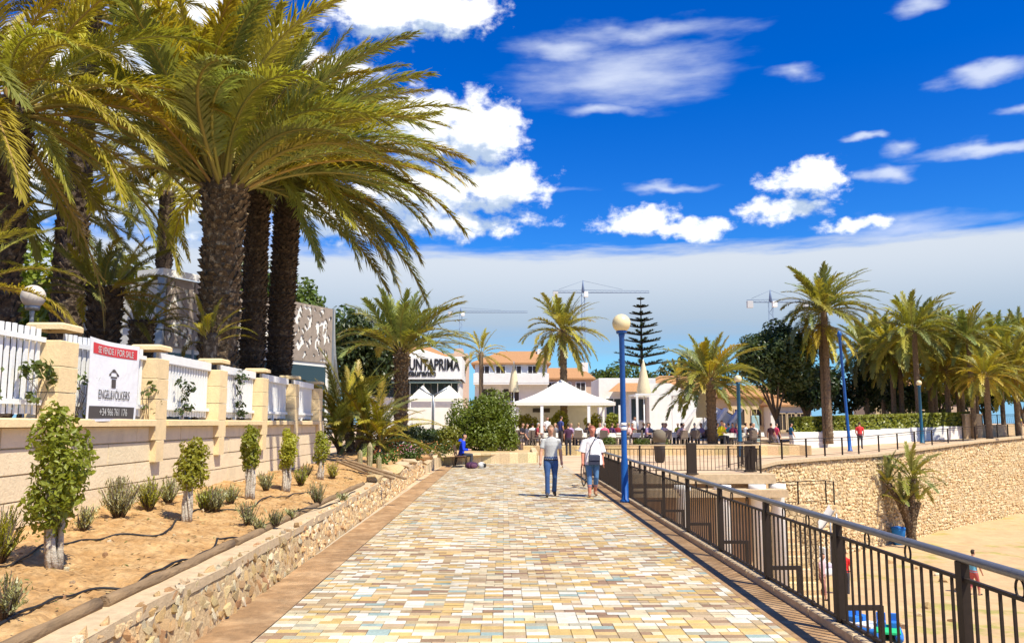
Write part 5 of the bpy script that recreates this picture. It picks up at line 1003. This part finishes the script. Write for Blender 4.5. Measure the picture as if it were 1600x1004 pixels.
def rucksack(label, px, py, c1, c2, rz, s_):
    q = G(px, py); t = thing('rucksack', label, 'bag', (q.x, q.y, .012), rz); mb = MB(); mb.lathe([(.10, 0), (.17, .06), (.18, .18), (.15, .29), (.06, .34)], n=14); o_ = mb.build('sack', cl(c1), t); o_.scale = (s_ * 1.4, s_ * .8, s_ * .75)
    o2 = MB().lathe([(.06, 0), (.10, .05), (.10, .13), (.05, .17)], n=10).build('pocket', cl(c2), t); o2.location = (.06, -.12, .02); o2.scale = (1.3 * s_, .6, s_); MB().tube([(-.08, -.1, .22 * s_), (-.16, -.2, .12), (-.12, -.22, .02)], .012, 5).build('strap', cl(c2), t)
rucksack('dark purple rucksack on the paving in front of the bench', 737, 732, (.05, .015, .05), (.12, .05, .09), .3, 1.0); rucksack('black and white bag on the paving beside the purple rucksack', 752, 731, (.55, .54, .52), (.02, .02, .02), 1.2, .9)
# bicycle by the railing
q = G(906, 750); bk = thing('bicycle', 'dark bicycle leaning on the railing behind the white blouse walker', 'bicycle', (2.35, 23.6, .012), math.pi / 2 + .12)
for s, nm in ((-.52, 'wheel'), (.52, 'wheel')):
    wl = MB().tube([(s + .33 * math.cos(a_), 0, .345 + .33 * math.sin(a_)) for a_ in [2 * math.pi * k / 28 for k in range(29)]], .018, 6, caps=False).build('wheel', BLACK, bk); sp_ = MB()
    for k in range(12): sp_.tube([(s, 0, .345), (s + .32 * math.cos(k * .5236), 0, .345 + .32 * math.sin(k * .5236))], .002, 3)
    sp_.build('spokes', STEEL, wl)
fm = MB(); A_, B2, C_, D_ = (-.52, 0, .345), (-.12, 0, .32), (-.28, 0, .80), (.36, 0, .82)
for a_, b_ in ((A_, B2), (A_, C_), (B2, C_), (C_, D_), (B2, D_), (D_, (.52, 0, .345)), (D_, (.33, 0, .98)), (C_, (-.31, 0, .92))): fm.tube([a_, b_], .016, 6)
fm.build('frame', cl((.10, .02, .02)), bk); MB().bbox((-.32, 0, .95), (.26, .14, .06), .02).build('saddle', BLACK, bk); MB().tube([(.30, -.28, 1.02), (.34, -.1, 1.0), (.33, 0, .98), (.34, .1, 1.0), (.30, .28, 1.02)], .013, 6).build('handlebar', STEEL, bk); MB().tube([(-.12, 0, .32), (-.02, .06, .18)], .012, 5).build('crank', STEEL, bk)
# bystanders and diners
TZ = .432
def stand_at(px, py, d, z): q = D(px, py, d); return (q.x, d, z)
W1, W2 = (.78, .76, .74), (.70, .62, .60)
ST = [(888, 46.5, 'person in dark purple jacket standing at the terrace entrance', std_me, (.06, .02, .05), (.03, .03, .04), 3.2, 0.0), (876, 49.5, 'person in blue top bending near the tent entrance', std_me, (.05, .07, .22), (.06, .05, .05), 2.2, TZ), (855, 55.0, 'waiter in white shirt standing under the tent', std_me, W1, (.03, .03, .03), .4, TZ), (822, 47.6, 'person in dark shirt at the left edge of the terrace', std_me, (.10, .09, .11), (.10, .08, .08), 1.5, 0.0), (991, 54.0, 'waiter in white shirt standing by the pergola post', std_me, W1, (.02, .02, .02), 1.0, TZ), (1213, 55.0, 'person in striped pink top and shorts walking on the plaza', wlk_me, (.62, .06, .13), (.35, .33, .42), 1.9, .02), (1236, 56.0, 'person in blue top and pale shorts walking on the plaza', wlk_me, (.02, .10, .20), (.60, .58, .55), 1.6, .02), (1344, 55.0, 'person in red top standing at the sea wall railing', std_me, (.72, .05, .05), (.05, .05, .07), 2.6, .1), (1205, 54.0, 'person in dark vest beside the striped pink walker', wlk_me, (.06, .02, .03), (.12, .1, .1), 2.2, .02), (1594, 66.0, 'person in yellow top by the garden fence', wlk_me, (.70, .58, .15), (.25, .2, .15), 1.8, .72)]
for px, d, lab, me, tp, bt, rz, z in ST: person(me, lab, stand_at(px, 690, d, z), rz, tp, bt, sc=1.0, group='people about the terrace and plaza')
rp = random.Random(17); COLS = [('white', W1), ('pale pink', (.70, .48, .46)), ('dark red', (.28, .03, .04)), ('black', (.025, .02, .03)), ('bright pink', (.78, .12, .22)), ('yellow', (.85, .70, .03)), ('lilac', (.42, .28, .45)), ('dark purple', (.08, .03, .10)), ('red', (.62, .05, .04)), ('turquoise', (.10, .45, .45)), ('grey', (.28, .27, .28)), ('orange', (.65, .25, .05))]
TB = [(832, 51.5), (858, 50.5), (905, 51.0), (930, 54), (948, 50.2), (968, 52), (1000, 51.2), (1030, 49.6), (1020, 54), (1058, 50.2), (1052, 54.0), (1082, 50.6), (1138, 50.2), (1128, 53.5), (1168, 50.5), (1180, 54)]
SEATC = [3, 0, 10, 2, 6, 0, 1, 3, 0, 4, 2, 7, 1, 10, 2, 1, 6, 0, 3, 7, 1, 5, 0, 3, 10, 6, 4, 0, 8, 1, 9, 0, 7, 3]
si = 0; firstc = firstt = True
for i, (px, d) in enumerate(TB):
    c_ = stand_at(px, 690, d, TZ); t = table if firstt else copy_tree(table); firstt = False; placed(t, c_, rp.uniform(-.2, .2))
    a0 = rp.uniform(0, 3.1)
    for k in range(3 if i % 3 else 2):
        a_ = a0 + k * 2.1 + rp.uniform(-.2, .2); d_ = Vector((math.cos(a_), math.sin(a_), 0)); lc = Vector(c_) + d_ * .78; ch = chair if firstc else copy_tree(chair); firstc = False; rz = a_ - math.pi / 2
        placed(ch, lc + Vector((0, 0, 0)), rz)
        if k < 2 or rp.random() < .5:
            nm, cc = COLS[SEATC[si % len(SEATC)]]; si += 1
            person(sit_me if si % 3 else sitl_me, 'diner in %s top sitting at a terrace table' % nm, lc + Vector((0, 0, .0)), rz, cc, rp.choice([(.04, .05, .1), (.1, .09, .08), (.3, .26, .2), (.03, .03, .03)]), hair=rp.choice([(.03, .02, .015), (.1, .06, .03), (.35, .25, .12), (.45, .43, .4)]), group='diners on the terrace')
person(sitl_me, 'diner in bright yellow jacket sitting left of the spreading palm trunk', stand_at(1126, 690, 48.9, TZ), .5, (.85, .70, .02), (.05, .05, .06), group='diners on the terrace', sc=1.1)
# bins, bollard posts, yellow parasol cover
q = G(1031, 722); t = thing('litter_bin', 'dark grey litter bin with pale hood near the stair platform', 'bin', (q.x, q.y, 0)); MB().lathe([(.22, .05), (.27, .85), (.29, .9)], n=14).build('bin_body', GREYP, t); MB().lathe([(.30, .92), (.30, 1.35), (.12, 1.5)], n=14).build('hood', cl((.17, .14, .10)), t); MB().box((0, 0, .03), (.3, .3, .06)).build('base', GREYP, t)
q = stand_at(1180, 660, 58, .3); t = thing('info_totem', 'pale turquoise totem post on the plaza near the forked ficus', 'totem', q); MB().bbox((0, 0, 1.0), (.5, .25, 2.0), .03).build('panel', mat('pale_turquoise', (.30, .46, .46), .6), t); MB().bbox((0, 0, .04), (.7, .4, .08), .02).build('base', CONC, t)
# ------------------------------------------------------------------ rockery, cacti, flowers at the end of the bed
RK = [(612, 735, .5), (628, 728, .4), (640, 722, .35), (655, 716, .55), (668, 712, .4), (600, 742, .35), (585, 748, .3), (630, 712, .5), (650, 704, .4), (612, 720, .45), (676, 706, .4), (690, 712, .35), (595, 728, .3), (670, 722, .3)]
for i, (px, py, s_) in enumerate(RK):
    q = G(px, py, .55); o = link('rockery_stone', rock_mesh('rockery_stone', CONC if i % 3 else STONES[i % 6], 500 + i, (1.4, 1, .55)), None, (q.x, q.y, .56), i * 1.3, s_ * 1.2); tag(o, 'pale flat boulder bordering the flower bed beyond the logs', 'boulder', 'boulders of the rockery')
for i, (px, py, hh) in enumerate(((577, 742, .78), (562, 735, .55), (592, 736, .4))):
    q = G(px, py, .55); t = thing('column_cactus', ['tall pale column cactus beside the bushy palm', 'short pale column cactus among the bushy palm stems', 'smallest column cactus beside the rockery'][i], 'cactus', (q.x, q.y, .52)); mb = MB(); N = 16
    vs = [(.06 * (1 + .18 * (k % 2)) * math.cos(2 * math.pi * k / N) * sc_, .06 * (1 + .18 * (k % 2)) * math.sin(2 * math.pi * k / N) * sc_, z) for z, sc_ in ((0, .9), (hh * .5, 1), (hh * .9, .95), (hh, .5), (hh + .03, .05)) for k in range(N)]
    mb.add(vs, [(j * N + k, j * N + (k + 1) % N, (j + 1) * N + (k + 1) % N, (j + 1) * N + k) for j in range(4) for k in range(N)]); mb.build('stem', mat('cactus_skin', (.34, .28, .16), .9, var=.4, vscale=9, bump=.5, bscale=30, col2=(.20, .19, .08)), t)
FLW = [(615, 690, (.62, .06, .05), 'red'), (632, 690, (.75, .66, .70), 'white'), (640, 696, (.70, .30, .45), 'pink'), (600, 705, (.70, .25, .10), 'orange'), (655, 688, (.65, .35, .12), 'apricot'), (688, 690, (.65, .28, .10), 'rust')]
for i, (px, py, c_, nm) in enumerate(FLW):
    q = G(px, py + 22, .55); rr = random.Random(i); t = thing('flower_clump', '%s flowering clump in the bed behind the rockery boulders' % nm, 'flowers', (q.x, q.y, .5)); mb = MB(); leafcloud(mb, 420, lumps((0, 0, .3), .4, .18, 8, .2, i), .06, rr, shell=.2); mb.build('foliage', LEAF, t); mb = MB(); leafcloud(mb, 60, lumps((0, 0, .42), .4, .14, 8, .16, i + 50), .045, rr, shell=.5, asp=1.2, up=1); mb.build('blossoms', cl(c_), t)
for i in range(3):
    q = G(560 + i * 14, 738 + i * 4, .6); o = MB().bbox((0, 0, 0), (1.5, .12, .04), .006).build('plank', WOOD); o.location = (q.x, q.y, .68 + i * .05); o.rotation_euler = (0, R(14), R(-35 + i * 6)); tag(o, 'old wooden plank lying by the column cacti', 'plank', 'planks by the cacti')
# ------------------------------------------------------------------ things on the sand
def bsand(px, py): return G(px, py, SZ)
for px, py, lab, me, tp, bt, rz in ((1286, 937, 'person in pale pink top walking on the sand below the stairs', wlk_me, (.60, .40, .42), (.30, .14, .12), .8), (1322, 930, 'person in bright red top standing on the sand', std_me, (.78, .03, .03), (.05, .05, .06), 2.4), (1523, 930, 'person in blue and white top on the sand near the sea wall palm', wlk_me, (.15, .45, .62), (.45, .10, .10), 2.0)):
    q = bsand(px, py); person(me, lab, (q.x, q.y, SZ), rz, tp, bt, group='people on the sand')
def pedalo(label, px, py, rz, c1, c2, s_=1.0, slide=False):
    q = bsand(px, py); t = thing('pedal_boat', label, 'pedal boat', (q.x, q.y, SZ), rz)
    for sx in (-1, 1): MB().tube([(sx * .55, -1.5, .38), (sx * .55, -1.2, .22), (sx * .55, 0, .2), (sx * .55, 1.1, .22), (sx * .55, 1.4, .35)], [(.08, .08), (.22, .2), (.26, .22), (.22, .2), (.12, .12)], 10).build('hull', cl(c1), t).scale = (s_, s_, s_)
    MB().bbox((0, 0, .45), (1.3, 2.0, .14), .03).build('deck', cl(c2), t).scale = (s_, s_, s_)
    for sx in (-.33, .33): MB().bbox((sx, .35, .68), (.5, .5, .32), .05).bbox((sx, .62, 1.0), (.5, .12, .5), .04).build('seat', cl(c1), t).scale = (s_, s_, s_)
    if slide:
        sm_ = MB().quadgrid(lambda u, v: ((u - .5) * .75, 1.3 - 2.6 * v, .5 + 2.3 * (1 - v) ** 1.0 * (1 - .25 * math.sin(math.pi * v)) + .25 * (2 * u - 1) ** 2), 6, 16); sm_.quadgrid(lambda u, v: ((.5 - u) * .75, 1.3 - 2.6 * v, .44 + 2.3 * (1 - v) ** 1.0 * (1 - .25 * math.sin(math.pi * v)) + .25 * (2 * u - 1) ** 2), 6, 16); sm_.build('slide', WHITE, t)
        for sx in (-.3, .3): MB().tube([(sx, 1.25, .45), (sx, 1.3, 2.7)], .04, 6).build('slide_post', STEEL, t)
    return t
pedalo('white pedal boat with a tall curved slide beside the beach stairs', 1262, 898, -1.5, (.72, .72, .74), (.45, .40, .50), 1.0, True)
pedalo('blue pedal boat on the sand below the railing', 1350, 985, .5, (.02, .16, .55), (.70, .72, .74), .55)
pedalo('blue and green pedal boat on the sand below the railing', 1388, 995, -.4, (.02, .16, .55), (.02, .50, .18), .55)
q = bsand(1405, 852); t = thing('blue_bin', 'bright blue plastic bin at the foot of the beach palm', 'bin', (q.x, q.y, SZ)); MB().lathe([(.28, 0), (.36, .85), (.38, .9)], n=12).build('bin_body', cl((.02, .20, .60)), t); MB().lathe([(.39, .9), (.36, 1.0), (.1, 1.06)], n=12).build('lid', cl((.02, .16, .50)), t)
rr = random.Random(6)
for i in range(14):
    q = bsand(rr.uniform(1330, 1560), rr.uniform(880, 990)); o = link('beach_rock', rs[i % 18], None, (q.x, q.y, SZ + .05), i, rr.uniform(.2, .5)); tag(o, 'small pale rock half sunk in the beach sand', 'rock', 'rocks on the sand')
